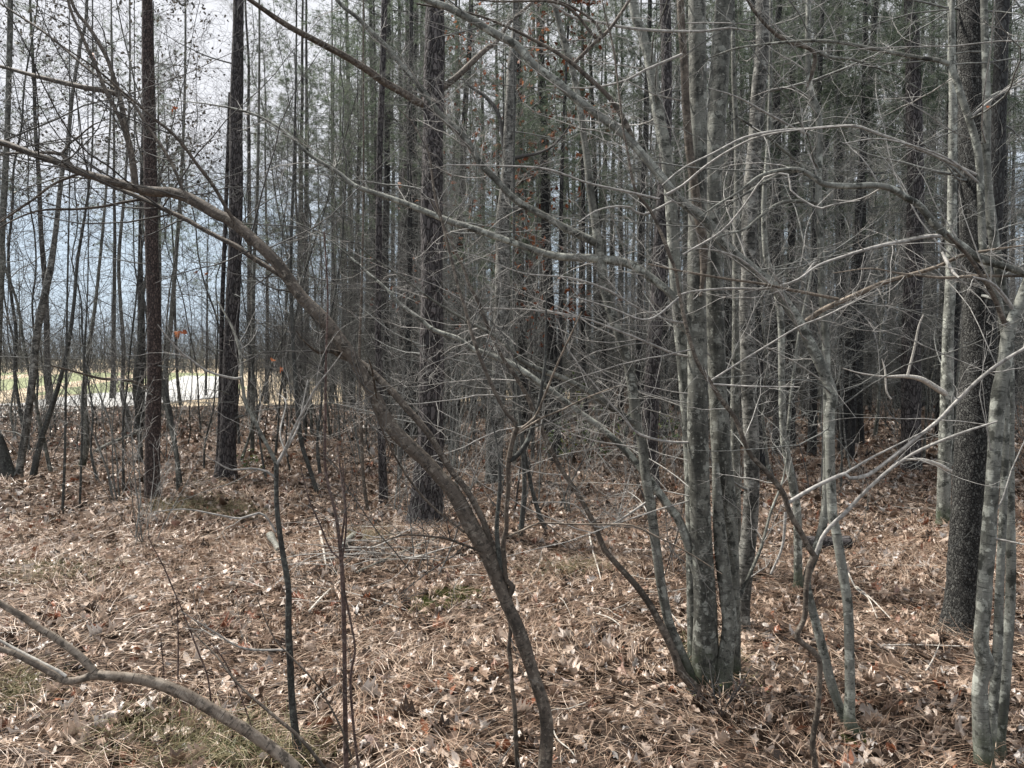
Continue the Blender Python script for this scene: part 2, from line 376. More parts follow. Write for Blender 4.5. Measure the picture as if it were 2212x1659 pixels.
# ------------------------------------------------------------------ ground
def build_ground():
    ys = np.concatenate([np.arange(-14, 1.5, 0.8), 1.5 + np.cumsum(np.full(130, 0.07)), 10.6 * 1.045 ** np.arange(1, 90)])
    us = np.linspace(-1.7, 1.7, 150)
    Y, U = np.meshgrid(ys, us, indexing='ij'); X = U * (np.maximum(Y, 0) * 0.75 + 7)
    X = np.where(Y > 60, X * (1 + (Y - 60) / 90), X)
    Z = terr(X, Y) + np.where((Y < 14), rng.normal(0, 0.006, X.shape), 0)
    nr, nc = X.shape; idx = np.arange(nr * nc).reshape(nr, nc)
    Fq = np.stack([idx[:-1, :-1], idx[:-1, 1:], idx[1:, 1:], idx[1:, :-1]], -1).reshape(-1, 4)
    m, n, b = mat('forest_floor'); g = N(n, 'ShaderNodeNewGeometry'); v = g.outputs['Position']
    f1 = noise(n, v, 34, 8, 0.75); f2 = noise(n, v, 1.3, 4); f3 = noise(n, v, 110, 6, 0.7)
    c = ramp(n, f1, [(0.36, (0.018, 0.013, 0.010)), (0.50, (0.08, 0.055, 0.04)), (0.60, (0.22, 0.155, 0.115)), (0.72, (0.42, 0.33, 0.26))])
    c = mix(n, 0.45, c, ramp(n, f3, [(0.35, (0.25, 0.22, 0.2)), (0.65, (1, 1, 1))]), 'MULTIPLY')
    c = mix(n, 0.5, c, ramp(n, f2, [(0.3, (0.6, 0.5, 0.42)), (0.7, (1, 1, 1))]), 'MULTIPLY')
    n.links.new(c, b.inputs['Base Color']); bump(n, b, f1, 0.9, 0.05); b.inputs['Roughness'].default_value = 0.9
    tag(mesh('ground', np.stack([X, Y, Z], -1).reshape(-1, 3), Fq, m), kind='structure')
def sheet(name, outline, z, m, nx=30):
    """flat strip between a near and a far edge given as lists of (x, y)"""
    a, bb = outline; a = np.array(a, float); bb = np.array(bb, float)
    t = np.linspace(0, 1, nx)
    def rs(p):
        s = np.linspace(0, 1, len(p)); return np.stack([np.interp(t, s, p[:, 0]), np.interp(t, s, p[:, 1])], 1)
    a, bb = rs(a), rs(bb); rows = 6
    V = []; 
    for r in range(rows):
        q = a + (bb - a) * r / (rows - 1); V.append(np.column_stack([q, terr(q[:, 0], q[:, 1]) + z]))
    V = np.concatenate(V); idx = np.arange(rows * nx).reshape(rows, nx)
    Fq = np.stack([idx[:-1, :-1], idx[:-1, 1:], idx[1:, 1:], idx[1:, :-1]], -1).reshape(-1, 4)
    return tag(mesh(name, V, Fq, m), kind='structure')
def plain_pos(name, stops, sc):
    m, n, b = mat(name); g = N(n, 'ShaderNodeNewGeometry'); c = ramp(n, noise(n, g.outputs['Position'], sc, 6), stops)
    n.links.new(c, b.inputs['Base Color']); b.inputs['Roughness'].default_value = 0.9; return m
build_ground()
def gp(gx, gy):      # point on flat ground
    r = ray(gx, gy); d = CAMZ / -r[2] * r[1]; return (r[0] / r[1] * d, d)
M['field'] = plain_pos('dry_field', [(0.35, (0.30, 0.23, 0.15)), (0.65, (0.50, 0.42, 0.30))], 1.5)
M['verge'] = plain_pos('pale_green_verge', [(0.35, (0.14, 0.16, 0.075)), (0.65, (0.24, 0.26, 0.14))], 1.2)
M['road'] = plain_pos('pale_gravel', [(0.35, (0.34, 0.34, 0.33)), (0.65, (0.48, 0.48, 0.47))], 8)
sheet('field', ([(-60, 19), (-22, 21), (-7, 25), (3, 29)], [(-260, 500), (-200, 500), (-100, 500), (-20, 500)]), 0.02, M['field'])
sheet('grass_verge', ([(-60, 27), (-22, 29), (-15, 34), (-13, 38)], [(-90, 70), (-50, 75), (-32, 75), (-27, 70)]), 0.03, M['verge'])
sheet('road', ([gp(-400, 925), gp(0, 905), gp(200, 889), gp(300, 876), gp(440, 864), gp(500, 858)],
               [gp(-400, 893), gp(0, 876), gp(200, 852), gp(300, 848), gp(400, 812), gp(490, 815)]), 0.045, M['road'])

# ------------------------------------------------------------------ leaf litter and needles
def spread_pts(n, y0, y1, margin=0.9, pw=1.0):
    """random points on the visible wedge of floor"""
    y = np.sqrt(rng.random(n) * (y1 ** 2 - y0 ** 2) + y0 ** 2); x = (rng.random(n) * 2 - 1) * (y * 0.70 + margin)
    return x, y
def clumped(x, y, s, seed):
    return 0.5 + 0.25 * (np.sin(x * s + seed) * np.cos(y * s * 1.1 + seed * 2) + np.sin(x * s * 2.3 + y * s * 1.7 + seed) + 0.6 * np.sin(y * s * 3.1 - x * s * 2.2))
def litter():
    Vs, Fs, Ts = [], [], []; o = 0
    for kind, n, y0, y1, s0, s1, lift in [(0, 7500, 2.0, 7.5, .05, .115, .02), (1, 10000, 2.0, 7.5, .04, .085, .02), (2, 16000, 2.0, 7.5, .02, .055, .025), (3, 34000, 6.5, 12, .04, .09, .035), (3, 36000, 11, 24, .06, .14, .04)]:
        x, y = spread_pts(n, y0, y1); keep = (rng.random(n) < 0.45 + 0.6 * clumped(x, y, 1.1, 3)); x, y = x[keep], y[keep]; n = len(x)
        z = terr(x, y) + rng.random(n) * lift + 0.008
        V, Fq, k = leaves(kind, np.stack([x, y, z], 1), rng.uniform(s0, s1, n), 0.38 if kind == 0 else 0.6, rng, 0.55 if kind == 0 else 0.9)
        Vs.append(V); Fs.append(Fq + o); o += len(V); Ts.append(np.repeat(rng.random(n), k))
    tag(mesh('leaf_litter', np.concatenate(Vs), np.concatenate(Fs), M['litter'], tone=np.concatenate(Ts), smooth=True),
        'thick brown leaf litter of lobed oak leaves over the forest floor', 'leaf litter', kind='stuff')
    Vs, Fs, Ts = [], [], []; o = 0
    for n, y0, y1, wd, L0 in [(70000, 2.0, 7.0, .0023, .15), (70000, 6.5, 13, .0038, .18), (36000, 12, 24, .007, .24)]:
        x, y = spread_pts(n, y0, y1)
        dirn = 2.2 * np.sin(x * 1.7 + 1.1) + 2.0 * np.cos(y * 1.9 + x * .8) + rng.normal(0, .75, n)
        D = np.stack([np.cos(dirn), np.sin(dirn), rng.normal(0.14, .22, n)], 1)
        O = np.stack([x, y, terr(x, y) + 0.012 + rng.random(n) * 0.06], 1)
        V, Fq, k = blades(O, D, L0 * rng.uniform(.6, 1.1, n), wd * rng.uniform(.7, 1.3, n), np.stack([rng.normal(0, .12, n), rng.normal(0, .12, n), rng.normal(-.10, .05, n)], 1), 4,
                          side=unit(np.cross(D, np.array([0, 0, 1.0])) + rng.normal(0, .3, (n, 3))))
        Vs.append(V); Fs.append(Fq + o); o += len(V); Ts.append(np.repeat(np.clip(rng.random(n), 0, 1), k))
    tag(mesh('fallen_pine_needles', np.concatenate(Vs), np.concatenate(Fs), M['needle'], tone=np.concatenate(Ts)),
        'long reddish brown fallen pine needles matted over the forest floor', 'pine needles', kind='stuff')
litter()

# ------------------------------------------------------------------ traced trees
class Tree:
    def __init__(s, name, label, base, cat='tree', group=None, dd=0.0, sink=0.06):
        s.name, s.sink = name, sink
        s.d = gdepth(*base) + dd; s.base = at(base[0], base[1], s.d); s.base[2] = float(terr(s.base[0], s.d))
        s.root = empty(name, s.base, label, cat, group); s.strands = []; s.rec = []
    def depth_at(s, gx, gy):
        best = (1e9, s.d)
        for g in s.rec:
            k = np.argmin((g[:, 0] - gx) ** 2 + (g[:, 1] - gy) ** 2); q = (g[k, 0] - gx) ** 2 + (g[k, 1] - gy) ** 2
            if q < best[0]: best = (q, g[k, 2])
        return best[1]
    def add(s, part, m, pts, dd=0.0, d0=None, k=10, rough=0.0, step=0.04, flare=0, wmul=1.0, foot=False):
        """pts: (gx, gy, w) from the foot outwards; missing w are filled in"""
        q = []; lastw = None
        ws = [p[2] if len(p) > 2 else None for p in pts]
        idx = [i for i, w in enumerate(ws) if w is not None]
        wi = np.interp(range(len(pts)), idx, [ws[i] for i in idx])
        ds = d0 if d0 is not None else (s.depth_at(pts[0][0], pts[0][1]) if s.rec else s.d)
        g = np.array([(p[0], p[1]) for p in pts], float); L = np.concatenate([[0], np.cumsum(np.hypot(*(g[1:] - g[:-1]).T))]); t = L / L[-1]
        dep = ds + dd * t ** 1.3
        P = np.array([at(a, b, d) for (a, b), d in zip(g, dep)]); r = wi * wmul * dep / F / 2
        if foot:    # run into the soil
            P0 = P[0].copy(); P0[2] = min(P0[2], float(terr(P0[0], P0[1]))) - s.sink; P[0, 2] = max(P[0, 2], float(terr(P[0, 0], P[0, 1])) + 0.01)
            P = np.vstack([P0, P]); r = np.concatenate([[r[0] * 1.12], r]); g = np.vstack([g[0], g]); dep = np.concatenate([[dep[0]], dep])
        A = spline(np.column_stack([P, r, g, dep]), step); A[:, 3] = np.maximum(A[:, 3], 0.0008)
        s.rec.append(np.column_stack([A[:, 4:6], A[:, 6]]))
        if foot and m in ('grey', 'palegrey'): m += '_foot'
        V, Fq, B = tube_arrays(A[:, :3], A[:, 3], k, rough)
        # closed ends
        mesh(part, V, Fq, M[m] if isinstance(m, str) else m, bark=B, parent=s.root)
        s.strands.append((part, A[:, :3], A[:, 3])); return A
    def twigs(s, m, per_m=6, length=0.5, levels=3, which=None, **k):
        st = [(P, r) for part, P, r in s.strands if which is None or part in which]
        pr = twigs_on(st, per_m, length, levels, **k)
        if pr:
            V, Fq, B = join(pr); mesh('crown', V, Fq, M[m], parent=s.root)
    def free(s, m, n, lo, hi, length, spread=(1, .6, .3), r=0.006, bias=(0, 0, .2), levels=3, sub=5, per=None, up=0.1):
        """extra whole branches leaving the stems between heights lo..hi"""
        pts = []
        for part, P, rr in s.strands:
            if part in ('trunk', 'stem'):
                k = (P[:, 2] > lo) & (P[:, 2] < hi); pts.append(np.column_stack([P[k], rr[k]]))
        pts = np.concatenate(pts); i = rng.integers(0, len(pts), n)
        D = unit(rng.normal(size=(n, 3)) * np.array(spread) + np.array(bias)); L = length * rng.uniform(.4, 1, n)
        P1, R1 = grow(pts[i, :3], D, L, np.minimum(pts[i, 3] * .5, r) * rng.uniform(.6, 1, n), 12, .45, up, .09, .2)
        for q in range(n):
            V, Fq, B = tube_arrays(P1[q], R1[q], 5); mesh('branch', V, Fq, M[m], parent=s.root, bark=B)
        pr = twigs_on([(P1[q], R1[q]) for q in range(n)], sub, length * .5, levels - 1, rmax=r * .5, flat=.3, sub=4)
        V, Fq, B = join(pr); mesh('crown', V, Fq, M[m], parent=s.root)

def up_ext(pts, dx=0, n=3, dy=-260, taper=.8):
    """carry a stem on above the picture"""
    x, y, w = pts[-1]; out_ = list(pts)
    for i in range(1, n + 1): out_.append((x + dx * i, y + dy * i, w * taper ** i))
    return out_

# A: brown tree leaning left across the picture
t = Tree('leaning_tree', 'smooth brown tree leaning far to the left in a long arch, at the bottom centre', (1180, 1712))
t.add('trunk', 'brown', [(1180, 1712, 34), (1177, 1659, 32), (1180, 1623, 31), (1182, 1573, 30), (1174, 1523, 28), (1160, 1480, 27), (1144, 1430, 28), (1130, 1390, 31), (1114, 1346, 29), (1096, 1306, 27),
    (1080, 1263, 32), (1064, 1223, 34), (1047, 1183, 37), (1020, 1140, 36), (1000, 1100, 34), (977, 1060, 31), (950, 1030, 29), (920, 996, 29), (887, 966, 30), (854, 933, 31), (834, 906, 30), (817, 873, 29), (798, 836, 27),
    (778, 800, 26), (757, 766, 27), (737, 740, 29), (700, 690, 28), (650, 640, 26), (600, 570, 25), (550, 520, 24), (500, 478, 24), (467, 462, 24), (430, 440, 24), (400, 425, 23), (367, 415, 22), (333, 414, 21), (305, 410, 20),
    (283, 403, 19), (240, 391, 17), (200, 380, 16), (160, 367, 16), (123, 350, 15), (83, 337, 14), (43, 322, 14), (0, 307, 13), (-120, 280, 11), (-300, 250, 8)], dd=.55, k=16, rough=.07, step=.02, foot=True)
t.add('stem', 'brown', [(1074, 1200, 14), (1056, 1160, 14), (1045, 1128, 14), (1024, 1086, 14), (1004, 1053, 14), (977, 1020, 14), (954, 983, 14), (930, 943, 15), (904, 910, 15), (877, 880, 15), (847, 846, 15), (820, 820, 15), (787, 790, 15), (757, 775, 15), (728, 762, 16), (712, 742, 13),
    (700, 713, 13), (683, 690, 12), (663, 663, 12), (643, 633, 12), (617, 603, 11), (583, 580, 11), (540, 553, 11), (513, 533, 11), (473, 513, 10), (433, 492, 10), (400, 473, 10), (350, 450, 10), (310, 430, 9), (267, 412, 9), (233, 398, 9), (196, 382, 8)], dd=.45, k=10, rough=.06, step=.02)
for pts, w in [([(293, 406, 15), (287, 350, 13), (273, 283, 12), (260, 217, 11), (240, 150, 9), (227, 117, 9), (193, 60, 8), (160, 17, 7), (140, -60, 6), (100, -200, 4)], .2),
               ([(290, 400, 11), (280, 327, 9), (263, 267, 8), (247, 233), (233, 207), (207, 143, 8), (187, 100), (173, 67), (150, 13, 6), (120, -120, 4)], .1),
               ([(397, 417, 7), (383, 380), (360, 333, 7), (330, 290), (310, 260), (290, 227), (260, 200), (187, 147, 5), (100, 73, 5), (0, 7, 4), (-60, -40, 3)], .3),
               ([(540, 530, 8), (510, 483, 8), (493, 457), (460, 400, 8), (427, 357), (393, 310), (360, 277), (333, 257), (300, 227), (267, 200), (200, 143, 4), (120, 90, 2)], -.35),
               ([(310, 430, 6), (267, 437, 6), (217, 447), (160, 452), (100, 453), (60, 462), (20, 480), (-20, 505, 3)], -.2),
               ([(167, 377, 6), (117, 397), (77, 427), (40, 453), (0, 480, 4)], .2),
               ([(160, 366, 10), (133, 333, 9), (113, 330, 7), (53, 330, 5), (0, 333, 4)], .1),
               ([(133, 333, 6), (150, 310), (173, 293), (200, 270, 3), (240, 255, 2)], .1),
               ([(736, 764, 12), (712, 758, 9), (690, 762, 7), (660, 740, 3), (640, 715, 2)], -.3),
               ([(817, 880, 6), (812, 850), (804, 800, 4), (796, 775, 2)], -.3),
               ([(1003, 1150, 6), (930, 1090, 5), (880, 1030, 5), (840, 960, 4), (815, 900, 3), (806, 850, 2)], -.3),
               ([(1068, 1195, 7), (1050, 1195, 6), (1010, 1180), (970, 1165), (940, 1160, 5), (880, 1155), (840, 1165, 3), (800, 1180, 2)], -.5),
               ([(260, 207, 12), (233, 197), (187, 190, 11), (143, 180), (100, 170), (50, 157, 8), (0, 143, 7), (-60, 130, 5)], .2)]:
    t.add('branch', 'brown', pts, dd=w, k=8, step=.04)
t.free('darktwig', 34, 1.9, 3.6, 1.4, bias=(0, .1, .3), r=.0045, sub=5)
# joint stems
t.add('stem', 'brown', [(1098, 1290, 13), (1107, 1267, 15), (1094, 1253, 11), (1090, 1216, 10), (1087, 1173, 11), (1094, 1140, 10), (1094, 1106, 10), (1098, 1053, 10), (1098, 1003, 11), (1107, 953, 11), (1117, 923, 12)], dd=-.1, k=10, rough=.05, step=.02)
t.add('stem', 'darkstem', [(1085, 1260, 11), (1078, 1200, 11), (1073, 1150, 10), (1075, 1106, 9), (1080, 1050, 9), (1078, 1000, 6), (1074, 960, 4), (1060, 900, 3)], dd=.05, k=8)
t.add('branch', 'brown', [(1117, 916, 9), (1097, 896, 8), (1077, 863, 8), (1060, 826, 8), (1044, 790, 8), (1030, 753, 8), (1017, 713, 7), (1004, 663, 7), (990, 620, 6), (980, 580, 6), (970, 540, 6), (954, 473, 6), (940, 427, 5), (934, 383, 5), (927, 333, 4), (910, 300, 3), (887, 260, 3), (860, 235, 2)], dd=.2, k=8)
t.add('branch', 'tanlimb', [(1120, 930, 6), (1154, 903, 5), (1170, 870, 5), (1184, 836, 5), (1204, 786, 4), (1224, 743, 4), (1244, 700, 3), (1257, 673, 2)], dd=-.2, k=6)
t.add('branch', 'tanlimb', [(1118, 935, 6), (1150, 915, 5), (1175, 900, 4), (1215, 885, 4), (1260, 862, 3), (1330, 835, 2)], dd=-.2, k=6)
t.add('branch', 'darkstem', [(1103, 996, 10), (1130, 970, 12), (1147, 936, 11), (1154, 903, 10), (1165, 870, 9), (1170, 836, 8), (1177, 786, 6), (1179, 713, 5), (1180, 653, 3), (1183, 600, 2)], dd=.1, k=8)
t.add('branch', 'tanlimb', [(1094, 1160, 5), (1130, 1145, 5), (1165, 1130), (1230, 1132), (1300, 1133), (1365, 1135), (1420, 1160, 4), (1480, 1190, 3), (1560, 1240, 2)], dd=-.1, k=6)
t.add('branch', 'brown', [(1113, 1659, 0.1)][:0] or [(1100, 1330, 9), (1103, 1360, 9), (1099, 1400, 9), (1103, 1430, 10), (1106, 1480, 9), (1112, 1530, 10), (1114, 1590, 10), (1117, 1650, 10), (1118, 1700, 10)], dd=0, k=8)
t.twigs('darktwig', 10, .55, 3, which=('branch',), up=.1, flat=.3, sub=5, rmax=.003)
t.twigs('darktwig', 4, .7, 3, which=('stem', 'trunk'), up=.25, flat=.3, sub=4, tlo=.45)

# B: grey clump right of centre
t = Tree('grey_tree_clump', 'thick grey lichen-spotted tree with many stems rising from one foot, right of centre', (1540, 1488))
KW = dict(k=18, rough=.06, step=.025, foot=True)
t.add('trunk', 'grey', up_ext([(1523, 1490, 68), (1524, 1440, 60), (1524, 1390, 57), (1523, 1306, 50), (1518, 1206, 46), (1512, 1106, 44), (1508, 953, 45), (1507, 820, 44), (1505, 686, 42), (1505, 553, 39), (1508, 400, 38), (1508, 200, 37), (1505, 0, 35)]), d0=t.d, **KW)
t.add('trunk', 'grey', up_ext([(1572, 1480, 60), (1582, 1380, 36), (1583, 1290, 31), (1580, 1206, 32), (1574, 1106, 36), (1562, 1020, 42), (1555, 920, 42), (1549, 820, 39), (1545, 686, 37), (1541, 553, 36), (1538, 430, 39), (1545, 300, 40), (1552, 200, 39), (1558, 83, 38), (1565, 0, 37)], 8), dd=.25, d0=t.d + .12, **KW)
t.add('trunk', 'grey', [(1560, 1488, 44), (1568, 1420, 35), (1576, 1350, 33), (1570, 1290, 33), (1560, 1206, 31), (1553, 1126, 26), (1548, 1060, 20), (1546, 1000, 14)], d0=t.d - .05, dd=.1, **KW)
t.add('trunk', 'palegrey', up_ext([(1500, 1470, 30), (1496, 1300, 26), (1494, 1150, 25), (1490, 1000, 25), (1485, 920, 25), (1478, 820, 26), (1470, 720, 26), (1462, 640, 25), (1456, 553, 25), (1450, 450, 25), (1440, 340, 26), (1420, 230, 26), (1404, 133, 23), (1385, 66, 20), (1367, 0, 19)], -25), d0=t.d + .2, dd=.4, **KW)
t.add('trunk', 'grey', [(1496, 1478, 26), (1464, 1393, 22), (1444, 1340, 21), (1430, 1273, 21), (1420, 1206, 21), (1412, 1140, 21), (1404, 1080, 21), (1395, 1030, 21), (1390, 980, 21), (1383, 940, 21), (1374, 903, 21), (1366, 836, 22), (1358, 790, 21), (1347, 753, 20), (1334, 713, 20), (1317, 663, 20), (1304, 613, 20), (1297, 553, 20), (1290, 516, 18), (1284, 466, 17), (1274, 400, 16), (1267, 333, 15), (1257, 266, 14), (1250, 220, 14), (1237, 150, 13), (1221, 100, 13), (1208, 50, 12), (1196, 0, 12), (1170, -150, 10), (1150, -400, 7)], d0=t.d - .05, dd=.35, **KW)
t.add('stem', 'brown', [(1503, 1490, 22), (1474, 1456, 19), (1454, 1406, 17), (1430, 1356, 16), (1404, 1306, 15), (1370, 1260, 14), (1330, 1216, 13), (1304, 1183, 12), (1287, 1140, 12), (1270, 1106, 11), (1244, 1060, 11), (1220, 1026, 10), (1197, 986, 10), (1177, 943, 10), (1160, 903, 10), (1137, 853, 9), (1114, 813, 9), (1090, 780, 8), (1070, 740, 8), (1050, 696, 8), (1034, 653, 7), (1014, 616, 7), (1004, 586, 6), (985, 545, 5), (960, 490, 4), (930, 430, 3)], d0=t.d - .1, dd=.35, k=10, rough=.05, step=.03, foot=True)
t.add('stem', 'brown', up_ext([(1513, 640, 6), (1520, 580, 15), (1518, 520, 20), (1508, 460, 20), (1500, 400, 19), (1490, 330, 18), (1482, 230, 17), (1477, 120, 17), (1470, 0, 16)]), dd=-.15, d0=t.d - .05, k=10, rough=.05)
for m_, pts, w in [('grey', [(1290, 525, 18), (1237, 500, 17), (1204, 483, 16), (1170, 463, 15), (1137, 446, 15), (1104, 423, 15), (1070, 386, 14), (1037, 353, 14), (1020, 320, 14), (997, 290, 15), (970, 266, 15), (944, 240, 14), (917, 200, 13), (887, 163, 12), (864, 136, 12), (837, 103, 11), (804, 70, 10), (770, 36, 9), (737, 10, 8), (690, -50, 7)], .25),
                 ('palegrey', [(1500, 755, 15), (1485, 690, 15), (1454, 640, 16), (1424, 613, 17), (1387, 586, 18), (1354, 568, 19), (1304, 560, 19), (1270, 557, 18), (1237, 556, 17), (1204, 553, 16), (1170, 545, 15), (1120, 528, 14), (1070, 510, 15), (1020, 493, 15), (970, 477, 14), (920, 457, 13), (870, 437, 12), (820, 420, 11), (764, 400, 10), (737, 377, 9), (667, 333, 8), (633, 300, 7), (583, 263, 6), (527, 240, 5), (450, 225, 3), (360, 215, 2)], .6),
                 ('palegrey', [(1520, 1290, 20), (1474, 1140, 19), (1444, 1093, 18), (1420, 1060, 18), (1380, 1006, 17), (1354, 976, 16), (1320, 943, 15), (1287, 916, 15), (1254, 893, 14), (1220, 866, 13), (1187, 840, 13), (1170, 830, 13), (1137, 806, 13), (1104, 786, 13), (1057, 766, 13), (1020, 753, 12), (987, 730, 11), (937, 713, 10), (904, 686, 9), (870, 663, 8), (837, 626, 7), (787, 583, 5), (754, 553, 4), (700, 510, 3), (640, 480, 2)], .5),
                 ('grey', [(1385, 925, 14), (1354, 903, 14), (1320, 880, 14), (1287, 856, 14), (1254, 836, 13), (1214, 816, 12), (1170, 800, 12), (1127, 780, 11), (1090, 743, 8), (1064, 723, 7), (1004, 690, 6), (937, 650, 5), (870, 600, 4), (800, 553, 3), (760, 520, 2)], -.35),
                 ('grey', [(1597, 1290, 9), (1620, 1240, 8), (1645, 1180, 7), (1665, 1106, 6), (1690, 1040, 4), (1700, 980, 3)], .2),
                 ('twig', [(1420, 1070, 6), (1300, 1140, 4), (1240, 1090, 3), (1150, 1085, 2)], -.3),
                 ('twig', [(1505, 955, 5), (1450, 955, 6), (1400, 945, 6), (1370, 930, 5), (1340, 895, 4), (1300, 850, 4), (1230, 760, 3), (1205, 690, 2)], -.2),
                 ('twig', [(1500, 700, 5), (1440, 690, 4), (1370, 660, 4), (1310, 625, 5), (1230, 600, 4), (1130, 590, 3), (1050, 560, 2), (980, 540, 2)], -.3),
                 ('twig', [(1500, 770, 5), (1460, 765, 5), (1400, 740, 5), (1330, 712, 5), (1270, 690, 4), (1200, 675, 4), (1130, 668, 3), (1040, 665, 2)], -.3)]:
    t.add('branch', m_, pts, dd=w, k=9, rough=.04 if m_ != 'twig' else 0)
t.twigs('twig', 7, .55, 3, which=('branch',), up=.05, flat=.3, sub=5, rmax=.0035, bias=(-.25, 0, .1))
t.free('twig', 30, .7, 3.3, 1.6, bias=(-.7, -.1, .3), r=.0045, sub=6)
t.free('midtwig', 26, 2.6, 4.6, 1.5, bias=(-.2, 0, .1), r=.005, sub=6)

# D: long tree arching up to the top left
t = Tree('arching_tree', 'slender grey tree with two stems, one sweeping diagonally up to the top left', (1842, 1597))
t.add('trunk', 'palegrey', [(1852, 1602, 40), (1836, 1560, 26), (1836, 1490, 22), (1835, 1406, 21), (1831, 1306, 21), (1821, 1240, 21), (1808, 1156, 20), (1798, 1106, 20), (1793, 986, 20), (1793, 890, 21), (1798, 853, 23), (1775, 793, 24), (1751, 743, 23), (1725, 693, 23), (1691, 646, 22), (1668, 616, 22), (1625, 580, 22), (1591, 553, 22), (1558, 520, 21), (1525, 477, 21), (1475, 437, 20), (1447, 407, 20), (1424, 377, 19), (1387, 333, 18), (1347, 290, 18), (1304, 257, 17), (1237, 207, 17), (1204, 177, 17), (1157, 143, 17), (1114, 97, 17), (1070, 73, 17), (1020, 43, 16), (970, 17, 15), (924, 0, 13), (840, -40, 11), (700, -120, 8)], dd=.25, k=14, rough=.05, step=.02, foot=True)
t.add('trunk', 'palegrey', up_ext([(1830, 1595, 26), (1812, 1523, 20), (1795, 1473, 21), (1782, 1423, 21), (1768, 1366, 20), (1752, 1306, 18), (1743, 1250, 17), (1758, 1206, 18), (1772, 1156, 18), (1782, 1106, 18), (1787, 1020, 18), (1787, 900, 17), (1785, 780, 17), (1782, 700, 16), (1775, 620, 15), (1772, 520, 15), (1768, 420, 14), (1770, 300, 14), (1766, 240, 14), (1750, 190, 13), (1745, 100, 12), (1746, 20, 11)], 0, 2), d0=t.d + .1, dd=.35, k=12, rough=.05, step=.03, foot=True)
for m_, pts, w in [('brown', [(1372, 318, 11), (1357, 277, 11), (1330, 230, 10), (1304, 197, 10), (1270, 167, 10), (1237, 137, 9), (1197, 110, 8), (1150, 85, 7), (1100, 60, 6), (1020, 30, 5), (900, 8, 4)], .2),
                 ('brown', [(1240, 137, 8), (1287, 90, 8), (1317, 63, 7), (1360, 0, 6), (1400, -60, 5)], .1),
                 ('brown', [(1300, 80, 7), (1287, 50, 6), (1240, 17, 5), (1200, 0, 4), (1140, -20, 3)], .1),
                 ('tanlimb', [(1732, 702, 12), (1775, 670, 11), (1835, 643, 11), (1902, 613, 10), (1968, 593, 9), (2025, 576, 8), (2075, 553, 7), (2140, 540, 5), (2212, 530, 3)], -.4),
                 ('tanlimb', [(1811, 646, 6), (1780, 640, 6), (1708, 626, 6), (1640, 612, 5), (1575, 603, 5), (1475, 586, 4), (1400, 570, 3)], -.3),
                 ('twig', [(1766, 560, 6), (1725, 603, 5), (1658, 623, 5), (1575, 623, 5), (1492, 630, 4), (1460, 640, 2)], -.4),
                 ('twig', [(1720, 690, 6), (1690, 640, 5), (1660, 610, 5), (1600, 560, 4), (1540, 540, 3), (1460, 535, 2)], -.2),
                 ('grey', [(1745, 365, 9), (1700, 372, 8), (1650, 395, 7), (1600, 425, 5), (1560, 450, 3)], -.3),
                 ('grey', [(1590, 250, 5), (1650, 290, 6), (1700, 330, 6), (1740, 366, 7)], .1)]:
    t.add('branch', m_, pts, dd=w, k=8, d0=None)
t.twigs('twig', 6, .5, 3, which=('branch',), up=.05, flat=.3, sub=4, rmax=.003)
t.twigs('twig', 5, .8, 3, which=('trunk',), up=.15, flat=.3, sub=4, rmax=.004, tlo=.35, bias=(-.3, 0, .1))

for m_, pts, w in [('brown', [(1745, 190, 9), (1760, 115, 9), (1708, 93, 9), (1675, 73, 8), (1642, 40, 7), (1615, 0, 6), (1590, -60, 4)], -.1),
                 ('grey', [(1744, 100, 8), (1792, 123, 7), (1835, 127, 6), (1892, 145, 5), (1950, 170, 4), (2010, 210, 2)], -.3),
                 ('twig', [(1748, 290, 6), (1715, 277, 5), (1692, 263, 5), (1648, 240, 5), (1608, 217, 4), (1575, 203, 3), (1530, 190, 2)], -.3),
                 ('brown', [(1300, 82, 7), (1284, 80, 6), (1270, 63, 6), (1237, 23, 6), (1187, 3, 5), (1070, 3, 4), (960, -10, 3)], -.1),
                 ('twig', [(1625, 67, 3), (1572, 60, 4), (1525, 67, 5), (1437, 67, 6), (1354, 60, 6), (1304, 50, 6), (1237, 37, 5), (1187, 5, 4), (1100, -20, 2)], .1),
                 ('twig', [(1474, 117, 6), (1390, 153, 5), (1354, 173, 5), (1297, 187, 4), (1240, 190, 3), (1180, 185, 2)], .1),
                 ('twig', [(1460, 430, 5), (1390, 463, 4), (1360, 447, 4), (1320, 447, 4), (1284, 457, 3), (1250, 480, 2)], -.2),
                 ('twig', [(1475, 550, 5), (1558, 500, 4), (1608, 443, 4), (1652, 383, 4), (1702, 377, 4), (1708, 410, 4), (1742, 437, 4), (1775, 450, 4), (1808, 440, 3), (1858, 433, 2)], -.3),
                 ('grey', [(1768, 437, 8), (1690, 437, 7), (1640, 470, 6), (1608, 495, 5), (1558, 510, 4), (1500, 540, 2)], -.3)]:
    t.add('branch', m_, pts, dd=w, k=8)
t.free('midtwig', 20, 1.2, 4.2, 1.3, bias=(-.3, 0, .3), r=.0045, sub=6)

